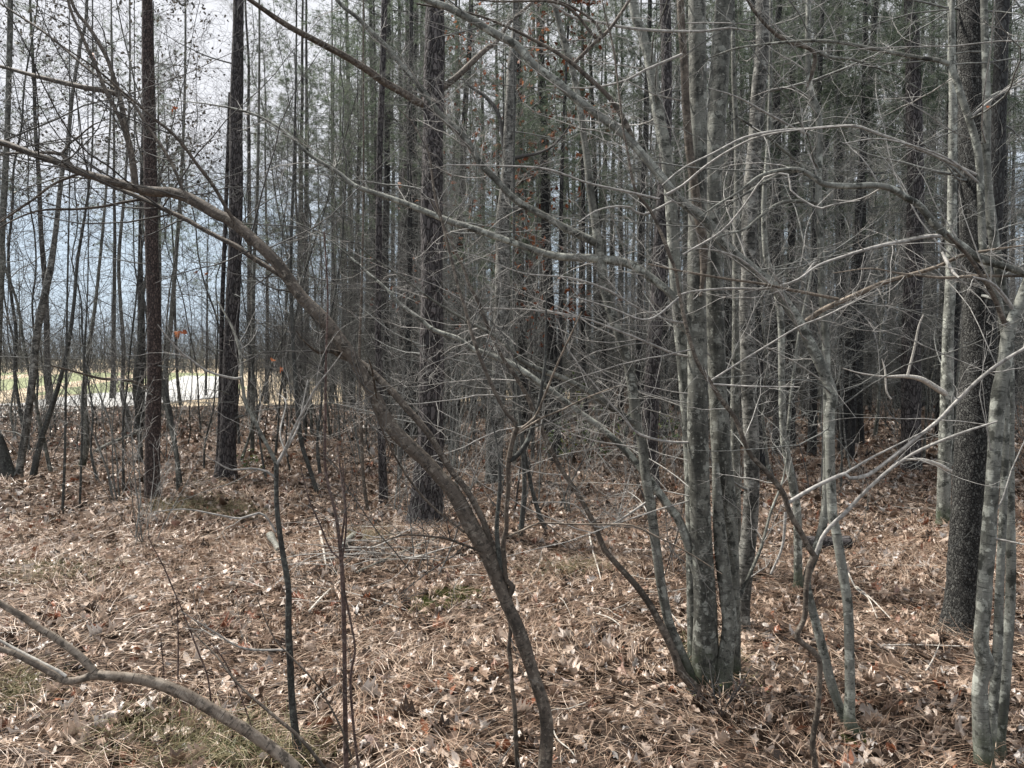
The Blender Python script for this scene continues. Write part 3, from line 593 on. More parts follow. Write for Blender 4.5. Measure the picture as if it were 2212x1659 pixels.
# F: brown zigzag sapling
t = Tree('zigzag_sapling', 'thin brown sapling with a crooked zigzag stem, between the grey clump and arching tree', (1762, 1690))
t.add('trunk', 'brown', [(1763, 1700, 14), (1762, 1659, 13), (1755, 1606, 12), (1765, 1540, 12), (1770, 1483, 12), (1770, 1430, 12), (1755, 1406, 13), (1722, 1376, 13), (1738, 1333, 12), (1742, 1266, 12), (1751, 1216, 14), (1762, 1200, 14)], k=10, rough=.06, step=.02, foot=True)
for m_, pts, w in [('brown', [(1762, 1203, 13), (1745, 1180, 12), (1732, 1153, 12), (1705, 1106, 12), (1692, 1066, 12), (1662, 1026, 11), (1622, 983, 10), (1605, 946, 10), (1588, 903, 10), (1558, 863, 10), (1535, 826, 10), (1508, 786, 9), (1491, 736, 8), (1478, 686, 8), (1465, 620, 7), (1460, 586, 7), (1447, 553, 8), (1440, 533, 8), (1424, 493, 7), (1404, 453, 7), (1380, 423, 6), (1367, 393, 6), (1357, 333, 5), (1347, 283, 5), (1337, 200, 4), (1324, 100, 4), (1304, 17, 3), (1290, -80, 2)], .25),
                 ('twig', [(1762, 1198, 9), (1775, 1163, 9), (1795, 1136, 9), (1828, 1106, 9), (1858, 1073, 8), (1908, 1026, 8), (1942, 1000, 7), (1992, 970, 7), (2075, 936, 6), (2155, 910, 4)], -.3),
                 ('twig', [(1702, 1086, 9), (1758, 1053, 9), (1825, 1023, 9), (1835, 1033, 9), (1875, 1026, 9), (1925, 990, 8), (1975, 950, 8), (2025, 910, 8), (2058, 876, 8), (2108, 826, 8), (2158, 786, 8), (2212, 753, 7), (2300, 700, 5)], -.35),
                 ('twig', [(1825, 1023, 6), (1880, 990, 5), (1930, 965, 4), (2000, 930, 2)], -.1),
                 ('twig', [(1535, 823, 5), (1592, 786, 4), (1658, 746, 4), (1725, 706, 4), (1775, 686, 4), (1840, 655, 3), (1900, 625, 2)], -.3),
                 ('twig', [(1535, 829, 5), (1608, 834, 4), (1728, 836, 2)], -.2),
                 ('twig', [(1470, 640, 4), (1400, 690, 4), (1320, 665, 3), (1240, 640, 2)], -.2),
                 ('twig', [(1440, 420, 6), (1475, 400, 5), (1520, 362, 5), (1575, 325, 4), (1640, 295, 4), (1730, 280, 3), (1850, 270, 2)], -.3),
                 ('twig', [(1424, 430, 5), (1360, 415, 5), (1270, 395, 4), (1180, 365, 4), (1080, 358, 3), (960, 356, 2)], -.35)]:
    t.add('branch', m_, pts, dd=w, k=8, step=.03)
t.twigs('twig', 4, .45, 3, which=('branch',), up=.1, flat=.3, sub=3.5, rmax=.0025)

# G: trio at the right edge
t = Tree('pale_stem_trio', 'three pale grey stems growing side by side from one foot at the right edge', (2130, 1672))
KW = dict(k=16, rough=.06, step=.025, foot=True)
t.add('trunk', 'palegrey', up_ext([(2126, 1680, 48), (2125, 1640, 42), (2118, 1540, 33), (2118, 1473, 31), (2128, 1433, 35), (2119, 1390, 29), (2125, 1306, 30), (2129, 1240, 30), (2135, 1173, 31), (2139, 1106, 29), (2145, 1020, 28), (2152, 920, 30), (2158, 853, 30), (2170, 786, 27), (2178, 720, 25), (2198, 670, 25), (2212, 636, 25), (2240, 560, 22), (2262, 440, 20), (2270, 300, 18), (2272, 100, 16)], 5, 2), d0=t.d, **KW)
t.add('trunk', 'palegrey', [(2140, 1672, 30), (2140, 1600, 23), (2147, 1506, 20), (2155, 1406, 20), (2158, 1306, 18), (2162, 1206, 17), (2167, 1106, 16), (2171, 986, 15), (2173, 886, 14), (2174, 786, 13), (2165, 690, 13), (2155, 640, 13), (2140, 600, 14), (2124, 540, 15), (2120, 460, 15), (2118, 400, 15), (2113, 333, 15), (2102, 283, 15), (2085, 233, 14), (2068, 180, 14), (2055, 140, 13), (2055, 90, 12), (2056, 20, 10), (2070, -200, 8)], d0=t.d + .08, dd=.25, **KW)
t.add('trunk', 'palegrey', up_ext([(2156, 1660, 34), (2158, 1590, 28), (2168, 1506, 24), (2175, 1406, 22), (2182, 1306, 20), (2184, 1206, 19), (2182, 1106, 18), (2182, 986, 17), (2182, 853, 17), (2178, 720, 18), (2165, 620, 19), (2144, 500, 20), (2131, 366, 19), (2131, 233, 17), (2128, 100, 15), (2126, 0, 14)], 0, 2), d0=t.d + .12, dd=.3, **KW)
t.add('branch', 'palegrey', [(2214, 590, 16), (2175, 577, 15), (2142, 567, 16), (2108, 555, 18), (2075, 530, 18), (2042, 507, 17), (2015, 480, 16), (1985, 443, 15), (1958, 427, 14), (1925, 407, 14), (1885, 400, 13), (1842, 402, 13), (1782, 398, 12), (1758, 383, 11), (1728, 367, 10), (1692, 367, 9), (1642, 380, 7), (1592, 417, 5), (1548, 443, 4), (1510, 470, 2)], dd=-.2, d0=t.d + .12, k=12, rough=.05, step=.02)
for m_, pts, w in [('grey', [(2058, 140, 12), (2025, 130, 10), (1975, 123, 9), (1925, 113, 9), (1875, 103, 8), (1825, 93, 7), (1775, 88, 7), (1708, 90, 6), (1642, 97, 5), (1588, 105, 4), (1520, 130, 2)], .3),
                 ('brown', [(2180, 716, 12), (2165, 686, 11), (2148, 643, 10), (2125, 603, 10), (2092, 553, 8), (2060, 520, 7), (2046, 505, 6)], -.05),
                 ('tanlimb', [(2212, 596, 6), (2158, 596, 6), (2108, 596, 6), (2042, 600, 5), (1992, 596, 5), (1940, 590, 4), (1880, 580, 3), (1800, 590, 2)], -.15),
                 ('twig', [(2040, 508, 8), (1992, 512, 8), (1958, 520, 8), (1892, 533, 7), (1825, 553, 6), (1768, 573, 5), (1725, 603, 4), (1690, 615, 3)], -.1),
                 ('twig', [(2036, 545, 6), (2045, 565, 8), (2060, 590, 7), (2072, 600, 4)], -.1),
                 ('twig', [(2190, 670, 8), (2170, 640, 7), (2140, 610, 6), (2100, 598, 4)], -.1),
                 ('twig', [(2100, 250, 6), (2150, 210, 5), (2212, 170, 4), (2260, 150, 3)], -.1),
                 ('twig', [(2120, 400, 6), (2060, 350, 5), (1990, 320, 4), (1900, 300, 3), (1820, 310, 2)], -.2)]:
    t.add('branch', m_, pts, dd=w, k=8, step=.03)
t.twigs('twig', 7, .5, 3, which=('branch',), up=.05, flat=.3, sub=4, rmax=.003)
t.free('twig', 13, .9, 3.0, 1.3, bias=(-.8, .1, .3), r=.0045)
t.add('branch', 'twig', [(2108, 377, 7), (2042, 347, 6), (1975, 317, 6), (1892, 287, 6), (1842, 272, 6), (1742, 278, 5), (1675, 283, 5), (1608, 297, 5), (1542, 330, 4), (1475, 363, 3), (1430, 400, 2)], dd=-.3, k=6)
t.free('midtwig', 16, 2.4, 4.4, 1.3, bias=(-.4, 0, .1), r=.005)

# L: bottom left limbs
t = Tree('low_leaning_limb', 'smooth tan limb leaning low across the bottom left corner and forking twice', (690, 1735))
t.add('trunk', 'tanlimb', [(700, 1735, 28), (640, 1662, 26), (600, 1626, 25), (567, 1602, 25), (533, 1578, 25), (500, 1558, 25), (467, 1538, 26), (433, 1518, 25), (400, 1500, 26), (350, 1480, 25), (300, 1467, 23), (250, 1461, 21), (205, 1459, 20), (173, 1468, 15), (143, 1471, 17), (110, 1453, 14), (67, 1430, 13), (27, 1410, 12), (0, 1402, 12), (-80, 1385, 10), (-200, 1370, 6)], dd=-.25, k=16, rough=.06, step=.015, foot=True)
t.add('branch', 'tanlimb', [(207, 1456, 17), (190, 1436, 17), (167, 1413, 17), (117, 1376, 16), (83, 1356, 15), (50, 1333, 15), (0, 1303, 13), (-80, 1250, 11), (-200, 1190, 7)], dd=-.1, k=14, rough=.05, step=.015)
t.add('branch', 'dead', [(143, 1461, 7), (127, 1450, 8), (100, 1437, 8), (60, 1417, 8), (20, 1395, 6), (0, 1383, 5), (-40, 1360, 3)], dd=0, k=8, rough=.2)
t.add('branch', 'brown', [(712, 1680, 9), (700, 1659, 8), (650, 1596, 8), (600, 1553, 7), (533, 1496, 6), (500, 1460, 5), (467, 1416, 4), (433, 1383, 3), (400, 1340, 2)], dd=.2, d0=t.d + .05, k=8)
t.add('branch', 'brown', [(760, 1640, 5), (737, 1573, 5), (687, 1483, 4), (633, 1423, 4), (593, 1380, 3), (567, 1323, 3), (555, 1290, 2)], dd=.1, d0=t.d + .05, k=6)
t.twigs('twig', 2.5, .35, 2, which=('branch',), up=.15, rmax=.002, sub=2, tlo=.3)

# forked sapling left of centre
t = Tree('forked_sapling', 'slim dark sapling with a pale Y-shaped fork, left of the leaning tree', (650, 1642))
t.add('trunk', 'darkstem', [(652, 1648, 30), (647, 1636, 22), (637, 1573, 17), (630, 1506, 15), (627, 1423, 15), (623, 1356, 14), (623, 1273, 13), (610, 1190, 12), (599, 1106, 11), (597, 1053, 10), (597, 1003, 11)], k=12, rough=.1, step=.02, foot=True)
for m_, pts, w in [('grey', [(597, 1002, 10), (587, 980, 9), (567, 943, 8), (547, 903, 8), (530, 870, 8), (523, 820, 7), (520, 770, 7), (507, 720, 6), (487, 680, 4), (470, 650, 3)], .3),
                 ('twig', [(599, 1002, 8), (610, 983, 7), (627, 946, 6), (640, 916, 6), (660, 880, 5), (683, 836, 4), (717, 793, 3), (740, 760, 2)], -.15),
                 ('twig', [(605, 992, 5), (625, 960, 5), (645, 920, 4), (655, 870, 3), (665, 820, 2)], .1),
                 ('twig', [(523, 815, 6), (510, 818, 6), (480, 812, 5), (445, 800, 5), (410, 775, 5), (385, 755, 4), (355, 720, 3), (340, 700, 2)], -.2),
                 ('twig', [(628, 1404, 4), (600, 1404, 5), (550, 1404, 5), (510, 1395, 4), (470, 1370, 4), (430, 1345, 3), (390, 1320, 2)], -.3),
                 ('twig', [(596, 1150, 5), (580, 1123, 4), (560, 1108, 5), (520, 1120, 5), (470, 1112, 4), (400, 1100, 3), (330, 1106, 2)], -.2),
                 ('twig', [(598, 1035, 5), (575, 1018, 5), (540, 1012, 5), (500, 1015, 4), (470, 1000, 3), (445, 985, 2)], -.2),
                 ('twig', [(620, 985, 4), (605, 935, 4), (618, 870, 3), (600, 850, 2)], .2)]:
    t.add('branch', m_, pts, dd=w, k=8, step=.03)
t.twigs('twig', 7, .38, 3, which=('branch',), up=.15, rmax=.002, sub=3)

t = Tree('reddish_sapling', 'thin reddish brown upright stem with a thinner twin, left of the leaning tree', (750, 1690))
t.add('trunk', 'redstem', [(752, 1695, 14), (748, 1659, 12), (745, 1500, 11), (744, 1400, 10), (742, 1300, 11), (737, 1206, 9), (725, 1110, 7), (712, 1060, 6), (702, 1000, 6), (703, 886, 6), (704, 770, 5), (708, 640, 4), (700, 500, 3)], k=8, rough=.08, foot=True, dd=.15)
t.add('stem', 'redstem', [(776, 1690, 7), (772, 1640, 6), (764, 1573, 6), (757, 1466, 6), (767, 1406, 5), (760, 1356, 5), (747, 1293, 5), (738, 1230, 5), (748, 1130, 4), (740, 1000, 3)], d0=t.d - .05, k=6, foot=True)
t.add('branch', 'redstem', [(738, 1210, 6), (715, 1190, 4), (690, 1130, 4), (668, 1080, 3), (650, 1010, 2)], dd=.15, k=6)
t.add('branch', 'redstem', [(736, 1180, 6), (745, 1100, 4), (738, 1040, 4), (728, 960, 3)], dd=.15, k=6)
t.twigs('darktwig', 7, .35, 3, up=.3, rmax=.0018, sub=3, tlo=.3)

# whips in the lower left
for i, (lab, pts) in enumerate([
    ('thin bare whip standing above the tan limb, bowed to the left at its top', [(457, 1560, 4), (455, 1510, 4), (447, 1456, 4), (430, 1413, 4), (410, 1360, 4), (390, 1310, 3), (377, 1280, 3), (353, 1223, 3), (335, 1190, 2), (320, 1160, 2)]),
    ('short straight dry stem behind the tan limb, beside the bowed whip', [(384, 1490, 4), (385, 1420, 4), (384, 1340, 3), (380, 1290, 2)]),
    ('shortest dry stem behind the tan limb at the lower left', [(355, 1478, 3), (352, 1430, 3), (346, 1370, 2)]),
    ('faint dry whip in front of the forked sapling, arched to the left', [(560, 1640, 4), (540, 1560, 3), (510, 1480, 3), (480, 1420, 3), (440, 1370, 2), (420, 1330, 2)])]):
    t = Tree('dry_whip', lab, pts[0][:2], cat='dead stem')
    t.add('stem', 'redstem', pts, k=5, foot=True, dd=.05); t.twigs('darktwig', 9, .12, 1, rmax=.0012)

# ------------------------------------------------------------------ traced straight trunks
def trunk(name, lab, m, pts, dd=0, ws=1, twig=None, k=18, rough=.06, base=None, stubs=0, top=None, step=.04, group=None, sd=0, brs=()):
    t = Tree(name, lab, base or pts[0][:2], group=group, dd=sd)
    t.add('trunk', m, up_ext(pts, *(top or (0, 3))), wmul=ws, k=k, rough=rough, step=step, foot=True, d0=t.d, dd=dd)
    for mm, p, w in brs: t.add('branch', mm, p, dd=w, k=8, rough=.05)
    if brs: t.twigs('midtwig', 4, .5, 3, which=('branch',), sub=3)
    if stubs:
        P, r = t.strands[0][1], t.strands[0][2]; ok = np.where((P[:, 2] > .5) & (P[:, 2] < 8))[0]
        i = ok[rng.integers(0, len(ok), stubs)]; a = rng.random(stubs) * 6.28
        D = np.stack([np.cos(a), np.sin(a) * .7, rng.uniform(-.1, .5, stubs)], 1)
        L = rng.uniform(.25, 1.3, stubs); P1, R1 = grow(P[i], D, L, np.minimum(r[i] * .22, .012) * rng.uniform(.4, 1, stubs), 9, .4, .05, .1, .25)
        for q in range(min(stubs, 14)):
            V, Fq, B = tube_arrays(P1[q], R1[q], 5); mesh('branch', V, Fq, M['midtwig'], bark=B, parent=t.root)
        pr = twigs_on([(P1[q], R1[q]) for q in range(stubs)], 5, .4, 2, rmax=.003, sub=3)
        if stubs > 14: pr.append(tube_arrays(P1[14:], R1[14:], 4))
        V, Fq, B = join(pr); mesh('crown', V, Fq, M[twig or 'midtwig'], parent=t.root)
    return t
trunk('pine_tree', 'straight dark brown pine trunk on the left, standing beside a low tussock mound', 'pine_brown', [(328, 1088, 38), (329, 1060, 33), (330, 953, 31), (333, 820, 30), (333, 686, 28), (328, 553, 27), (325, 400, 26), (320, 200, 24), (318, 0, 22)], stubs=16,
      brs=[('brown', [(316, 838, 7), (290, 825, 7), (260, 820, 6), (220, 818, 6), (180, 808, 5), (140, 797, 4), (110, 790, 3)], -.8)])
trunk('pine_tree', 'double dark rough pine trunk with moss at its foot, second big trunk from left', 'pine', [(487, 1030, 52), (491, 980, 38), (496, 853, 34), (500, 720, 31), (507, 553, 28), (510, 400, 28), (510, 266, 27), (513, 133, 25), (515, 0, 21)], stubs=18).add(
      'trunk', 'pine', [(470, 1022, 16), (474, 950, 12), (478, 800, 11), (480, 660, 10), (486, 500, 9), (492, 330, 8), (496, 200, 6)], dd=.2, k=8, foot=True)
trunk('pine_tree', 'big dark pine with deeply cracked bark just left of centre, the thickest trunk', 'pine', [(918, 1142, 100), (919, 1110, 76), (924, 1040, 66), (929, 960, 59), (932, 886, 54), (933, 720, 50), (933, 553, 47), (933, 433, 46), (936, 266, 44), (938, 133, 43), (940, 0, 40)], stubs=26, k=28, step=.025, rough=.075,
      brs=[('brown', [(925, 225, 16), (905, 222, 16), (870, 200, 16), (830, 177, 16), (787, 147, 15), (737, 117, 14), (667, 80, 13), (617, 53, 12), (540, 0, 9), (480, -40, 7)], -1.2),
           ('brown', [(950, 195, 15), (990, 163, 13), (1024, 130, 12), (1054, 103, 11), (1070, 93, 10), (1100, 50, 8), (1137, 17, 7), (1165, -10, 6)], .8)])
trunk('pine_tree', 'thin dark straight trunk between the leaning tree and the big central pine', 'pine', [(828, 1092, 24), (828, 1060, 19), (822, 886, 16), (817, 720, 14), (818, 553, 14), (820, 333, 13), (826, 166, 13), (830, 0, 12)], stubs=14)
trunk('pine_tree', 'dark pine trunk half hidden close behind the left side of the big central pine', 'pine', [(871, 935, 32), (871, 900, 29), (873, 700, 27), (874, 553, 27), (880, 400, 22), (880, 200, 17), (883, 0, 14)], stubs=10, k=14)
trunk('crooked_tree', 'crooked grey trunk with wavy outline, right of the big central pine, russet leaves around it', 'birch', [(1068, 1052, 44), (1068, 990, 38), (1072, 890, 36), (1080, 790, 34), (1084, 690, 34), (1086, 553, 32), (1086, 470, 28), (1094, 400, 27), (1100, 300, 25), (1104, 200, 23), (1107, 133, 21), (1114, 66, 17), (1114, 0, 13)], stubs=14,
      brs=[('darktwig', [(1090, 330, 10), (1078, 250, 8), (1050, 210, 8), (1020, 190, 6), (1000, 170, 4)], .3), ('darktwig', [(1104, 345, 9), (1125, 338, 8), (1165, 330, 6), (1200, 310, 5), (1240, 260, 3)], -.3)])
trunk('pine_tree', 'dark pine trunk directly behind the blotched stem left of the grey clump', 'pine', [(1407, 1062, 42), (1407, 1030, 35), (1405, 953, 33), (1408, 853, 33), (1412, 753, 31), (1420, 653, 30), (1424, 553, 28), (1430, 450, 26), (1438, 300, 24), (1440, 133, 22), (1437, 0, 23)], stubs=12)
trunk('grey_tree', 'upright grey trunk with banded peeling bark, just right of the clump', 'birch', [(1603, 1362, 38), (1605, 1306, 31), (1612, 1206, 35), (1622, 1106, 33), (1623, 953, 33), (1618, 853, 33), (1615, 753, 32), (1613, 653, 32), (1617, 600, 32), (1618, 500, 32), (1622, 400, 31), (1632, 300, 29), (1638, 200, 30), (1647, 100, 28), (1647, 0, 28)], stubs=16)
trunk('grey_tree', 'narrow grey trunk squeezed between the clump and the banded trunk', 'grey', [(1592, 1245, 22), (1592, 1180, 20), (1590, 1053, 20), (1588, 886, 20), (1590, 720, 17), (1590, 553, 15), (1592, 333, 12), (1585, 166, 10), (1583, 0, 9)], stubs=8, k=10)
trunk('grey_tree', 'pale bleached trunk just left of the black-barked tree, dead branches at its side', 'palegrey', [(2036, 1136, 32), (2038, 1106, 27), (2041, 986, 28), (2046, 853, 26), (2048, 720, 23), (2054, 600, 21), (2056, 500, 20), (2058, 333, 18), (2058, 200, 15), (2055, 0, 14)], stubs=8,
      brs=[('dead', [(2065, 868, 13), (2045, 852, 13), (2025, 840, 13), (1992, 820, 11), (1958, 813, 8), (1908, 813, 4), (1858, 806, 3), (1820, 795, 2)], -.5), ('dead', [(1960, 812, 6), (1968, 780, 5), (1975, 753, 5), (1985, 703, 4), (1995, 680, 3)], -.1),
           ('dead', [(2064, 1024, 12), (2045, 1014, 11), (2025, 1003, 9), (1992, 993, 7), (1958, 993, 4), (1935, 1000, 2)], -.5), ('dead', [(1925, 862, 4), (1915, 845, 4), (1912, 800, 4), (1905, 775, 2)], 0)])
trunk('pine_tree', 'rough dark pine trunk farther back between the arching tree and the black-barked tree', 'pine', [(1967, 1022, 48), (1968, 986, 41), (1968, 886, 40), (1968, 720, 37), (1975, 553, 35), (1978, 400, 33), (1975, 266, 32), (1972, 133, 30), (1968, 0, 27)], stubs=14)
trunk('black_barked_tree', 'thick tree with near-black corky bark standing on the right beside the pale trio', 'blackbark', [(2082, 1368, 112), (2081, 1340, 88), (2083, 1290, 76), (2086, 1200, 71), (2092, 1106, 68), (2100, 970, 68), (2112, 800, 68), (2115, 690, 66), (2110, 560, 62), (2105, 400, 58), (2100, 200, 55), (2100, 0, 53)], stubs=10, k=28, step=.025, rough=.06)
trunk('pale_sapling', 'slim pale blotched sapling forking at mid height, between the clump and the zigzag sapling', 'palegrey', [(1724, 1280, 24), (1724, 1240, 19), (1722, 1106, 17), (1715, 1060, 18), (1703, 1000, 17), (1694, 953, 16), (1690, 886, 15), (1688, 786, 14), (1686, 686, 14), (1670, 600, 14), (1655, 553, 13), (1650, 440, 11), (1660, 300, 9), (1665, 100, 7)], stubs=10, k=12,
      brs=[('palegrey', [(1700, 990, 9), (1705, 900, 8), (1715, 800, 7), (1730, 700, 6), (1760, 560, 4)], .2), ('twig', [(1697, 1106, 7), (1690, 1180, 6), (1665, 1240, 5)], 0)])
trunk('grey_tree', 'tall slim banded tree rising out of a dark tangle at the left edge', 'birch', ws=.74, pts=[(40, 1040, 30), (42, 1015, 22), (57, 920, 21), (70, 820, 20), (80, 720, 20), (97, 636, 20), (110, 573, 18), (120, 500, 14), (133, 383, 12), (147, 300, 11), (157, 200, 10), (173, 100, 9), (187, 17, 8)], stubs=12, k=12).add(
      'trunk', 'darkstem', [(22, 1042, 34), (12, 1005, 28), (-5, 950, 24), (-35, 890, 20), (-60, 700, 16), (-80, 400, 12)], k=10, foot=True)
trunk('grey_tree', 'grey stem at the very left edge running up out of the frame top', 'grey', ws=.74, pts=[(-15, 1000, 26), (-8, 850, 20), (-2, 700, 18), (3, 530, 18), (8, 430, 18), (15, 300, 15), (20, 130, 15), (22, 30, 15)], stubs=8, k=10, sd=-.5)
trunk('sapling', 'thin stem leaning to the right beside the left edge tangle', 'darkstem', ws=.74, pts=[(70, 1040, 22), (80, 986, 18), (93, 936, 16), (110, 886, 15), (130, 820, 12), (148, 740, 11), (160, 653, 10), (168, 560, 9), (190, 420, 7), (200, 300, 5)], stubs=8, k=8)
trunk('sapling', 'grey stem with a swollen middle, fourth upright from the left edge', 'grey', ws=.74, pts=[(176, 1016, 22), (186, 953, 20), (181, 870, 18), (186, 790, 11), (200, 700, 10), (212, 600, 9), (230, 400, 7), (240, 200, 5)], stubs=8, k=8)
trunk('sapling', 'dead straight thin stem reaching from low ground at the left', 'darkstem', ws=.74, pts=[(135, 1108, 9), (140, 986, 8), (143, 786, 7), (146, 600, 6), (150, 400, 4)], stubs=6, k=6)
trunk('sapling', 'thinnest straight stem right of the dead straight one at the left', 'darkstem', ws=.74, pts=[(172, 1106, 8), (175, 1020, 7), (178, 900, 6), (182, 760, 5), (190, 600, 4)], stubs=6, k=6)
trunk('sapling', 'slim dark tree with a swollen foot left of the brown pine trunk', 'birch', ws=.74, pts=[(275, 945, 26), (276, 890, 14), (264, 853, 12), (267, 753, 11), (260, 653, 10), (257, 553, 10), (270, 400, 8), (280, 200, 6)], stubs=8, k=8)
trunk('grey_tree', 'dark trunk close behind the left side of the brown pine trunk', 'farpine', ws=.74, pts=[(298, 940, 30), (300, 900, 24), (303, 820, 21), (305, 690, 20), (303, 553, 13), (306, 400, 11), (312, 150, 8)], stubs=8, k=10)
trunk('grey_tree', 'pale slim trunk between the brown pine trunk and the double pine trunk', 'grey', ws=.74, pts=[(360, 890, 20), (358, 790, 16), (370, 690, 14), (380, 553, 12), (392, 380, 10), (400, 150, 7)], stubs=8, k=8)
trunk('sapling', 'curved bare sapling just right of the brown pine trunk', 'darkstem', [(391, 1056, 9), (383, 986, 8), (370, 903, 8), (357, 836, 8), (340, 780, 7), (322, 715, 5), (310, 640, 4), (290, 560, 3)], stubs=8, k=8)
trunk('sapling', 'slim stem right of the double pine trunk, rising toward the leaning tree', 'grey', [(545, 985, 10), (546, 800, 9), (548, 600, 8), (556, 400, 7), (560, 150, 5)], stubs=8, k=8)
trunk('sapling', 'dark leaning stem behind the reddish sapling', 'darkstem', [(687, 1072, 11), (668, 1010, 10), (650, 950, 10), (640, 850, 10), (632, 720, 9), (628, 560, 8), (635, 350, 6), (640, 100, 4)], stubs=8, k=8)
trunk('sapling', 'slim brown stem with a hooked foot left of the thin dark straight trunk', 'brown', [(795, 1106, 9), (788, 1060, 8), (783, 1000, 7), (780, 900, 7), (776, 780, 6), (782, 600, 5), (785, 400, 4)], stubs=8, k=8)
trunk('sapling', 'short dark stem right of the arched trunk base, leaning at the centre', 'darkstem', [(1124, 1165, 13), (1127, 1130, 12), (1133, 1050, 10), (1128, 960, 9), (1120, 860, 8), (1110, 700, 6)], stubs=6, k=8)
trunk('sapling', 'dark thin stem leaning left, second of the two short stems at the centre', 'darkstem', [(1185, 1158, 11), (1168, 1120, 10), (1150, 1060, 9), (1138, 1000, 8), (1125, 940, 6), (1110, 880, 4)], stubs=5, k=8)

# ------------------------------------------------------------------ small traced items on the floor
def floor_stick(lab, m, g, w, name='fallen_branch', lift=.02, k=8, rough=.12, twigs=0, cat='branch', part=False, taper=.5):
    P = []
    for i, (gx, gy) in enumerate(g):
        d = gdepth(gx, gy); p = at(gx, gy, d); r = w * d / F / 2; p[2] = float(terr(p[0], p[1])) + lift + .015 + r * .9; P.append([*p, r * (1 - (1 - taper) * i / (len(g) - 1))])
    A = spline(np.array(P), .02); V, Fq, B = tube_arrays(A[:, :3], A[:, 3], k, rough)
    n = len(A); caps = [Fq]
    V = np.vstack([V, A[0, :3], A[-1, :3]]); B = np.vstack([B, [0, 0, 0], [0, 0, 0]]); c0, c1 = len(V) - 2, len(V) - 1
    j = np.arange(k); caps.append(np.stack([(j + 1) % k, j, np.full(k, c0)], 1)); caps.append(np.stack([(n - 1) * k + j, (n - 1) * k + (j + 1) % k, np.full(k, c1)], 1))
    o = mesh(name, V - 0, caps, M[m], bark=B); tag(o, lab, cat)
    return o, A
floor_stick('short dark log with cracked bark lying beyond the zigzag sapling', 'pine', [(1738, 1196), (1765, 1195), (1800, 1195), (1834, 1193)], 30, 'log', .02, 14, .08, cat='log', taper=.95)
floor_stick('stubby log piece with a white weathered face beside the forked sapling', 'grey', [(584, 1172), (592, 1188), (602, 1206)], 17, 'log', .02, 10, .15, cat='log', taper=.8)
floor_stick('pale peeled stick standing out against the litter beside the reddish sapling', 'dead', [(692, 1160), (696, 1185), (700, 1208), (704, 1234)], 7)
floor_stick('grey sawn log end at the left of the brush heap', 'grey', [(742, 1200), (752, 1186), (764, 1174)], 17, 'log', .02, 12, .1, cat='log', taper=.9)
floor_stick('long grey branch running from the brush heap toward the big pine', 'grey', [(770, 1250), (830, 1222), (880, 1200), (925, 1180), (950, 1172)], 6)
floor_stick('thin tan stick lying level below the mossy hump', 'twig', [(742, 1290), (790, 1302), (830, 1315), (880, 1332)], 3.5)
floor_stick('split pale branch lying just left of the reddish sapling', 'dead', [(668, 1335), (690, 1310), (715, 1285), (735, 1268)], 6)
floor_stick('long thin grey stick lying right of the arching tree', 'twig', [(1905, 1410), (1960, 1408), (2030, 1410), (2090, 1412)], 4)
floor_stick('bent pale twig lying between the arching tree and the black-barked tree', 'dead', [(1832, 1250), (1850, 1285), (1875, 1305), (1895, 1350)], 4)
floor_stick('pale straight twig beside the bent one on the right', 'dead', [(1850, 1280), (1880, 1305), (1900, 1325), (1925, 1352)], 4)
floor_stick('curved white twig on the litter left of the grey clump', 'dead', [(1275, 1335), (1320, 1350), (1350, 1380), (1375, 1440)], 3)
floor_stick('upright-looking pale peeled stick lying left of the low leaning stem of the clump', 'dead', [(1272, 1160), (1280, 1200), (1292, 1240), (1298, 1265)], 4.5)
floor_stick('grey fallen stick at the foot of the trio, pointing up and right', 'dead', [(2000, 1465), (2015, 1440), (2030, 1405)], 4)
floor_stick('dead branch lying far left behind the tangle, pale along its length', 'grey', [(205, 985), (240, 965), (290, 945), (330, 925)], 9)
floor_stick('white broken stick beside the foot of the leaning tree', 'dead', [(1192, 1590), (1206, 1618), (1232, 1640), (1242, 1655)], 4)

def fuzz(name, lab, cat, m, spots, n, L, wd, tilt=.5, droop=-.25):
    O, D, Ls, T = [], [], [], []
    for gx, gy, rx, ry in spots:
        d = gdepth(gx, gy); p = at(gx, gy, d); q = n; a = rng.normal(size=(q, 2)) * .5
        x = p[0] + a[:, 0] * rx; y = d + a[:, 1] * ry; O.append(np.stack([x, y, terr(x, y) + .005], 1))
        D.append(np.column_stack([rng.normal(0, tilt, q), rng.normal(0, tilt, q), np.full(q, 1.0)])); Ls.append(L * rng.uniform(.4, 1, q))
    O, D, Ls = map(np.concatenate, (O, D, Ls)); k_ = len(O)
    V, Fq, k = blades(O, D, Ls, np.full(k_, wd), np.column_stack([rng.normal(0, .2, k_), rng.normal(0, .2, k_), np.full(k_, droop)]), 5)
    return tag(mesh(name, V, Fq, M[m], tone=np.repeat(rng.random(k_), k)), lab, cat, kind='stuff')
fuzz('moss', 'green moss patches on the low humps of the forest floor', 'moss', 'moss', [(110, 1235, .45, .25), (480, 1042, .5, .35), (945, 1290, .22, .12), (985, 1275, .2, .1), (915, 1310, .12, .1), (20, 1055, .4, .3), (1560, 1470, .14, .1), (1850, 1600, .05, .05)], 900, .035, .006, .8)
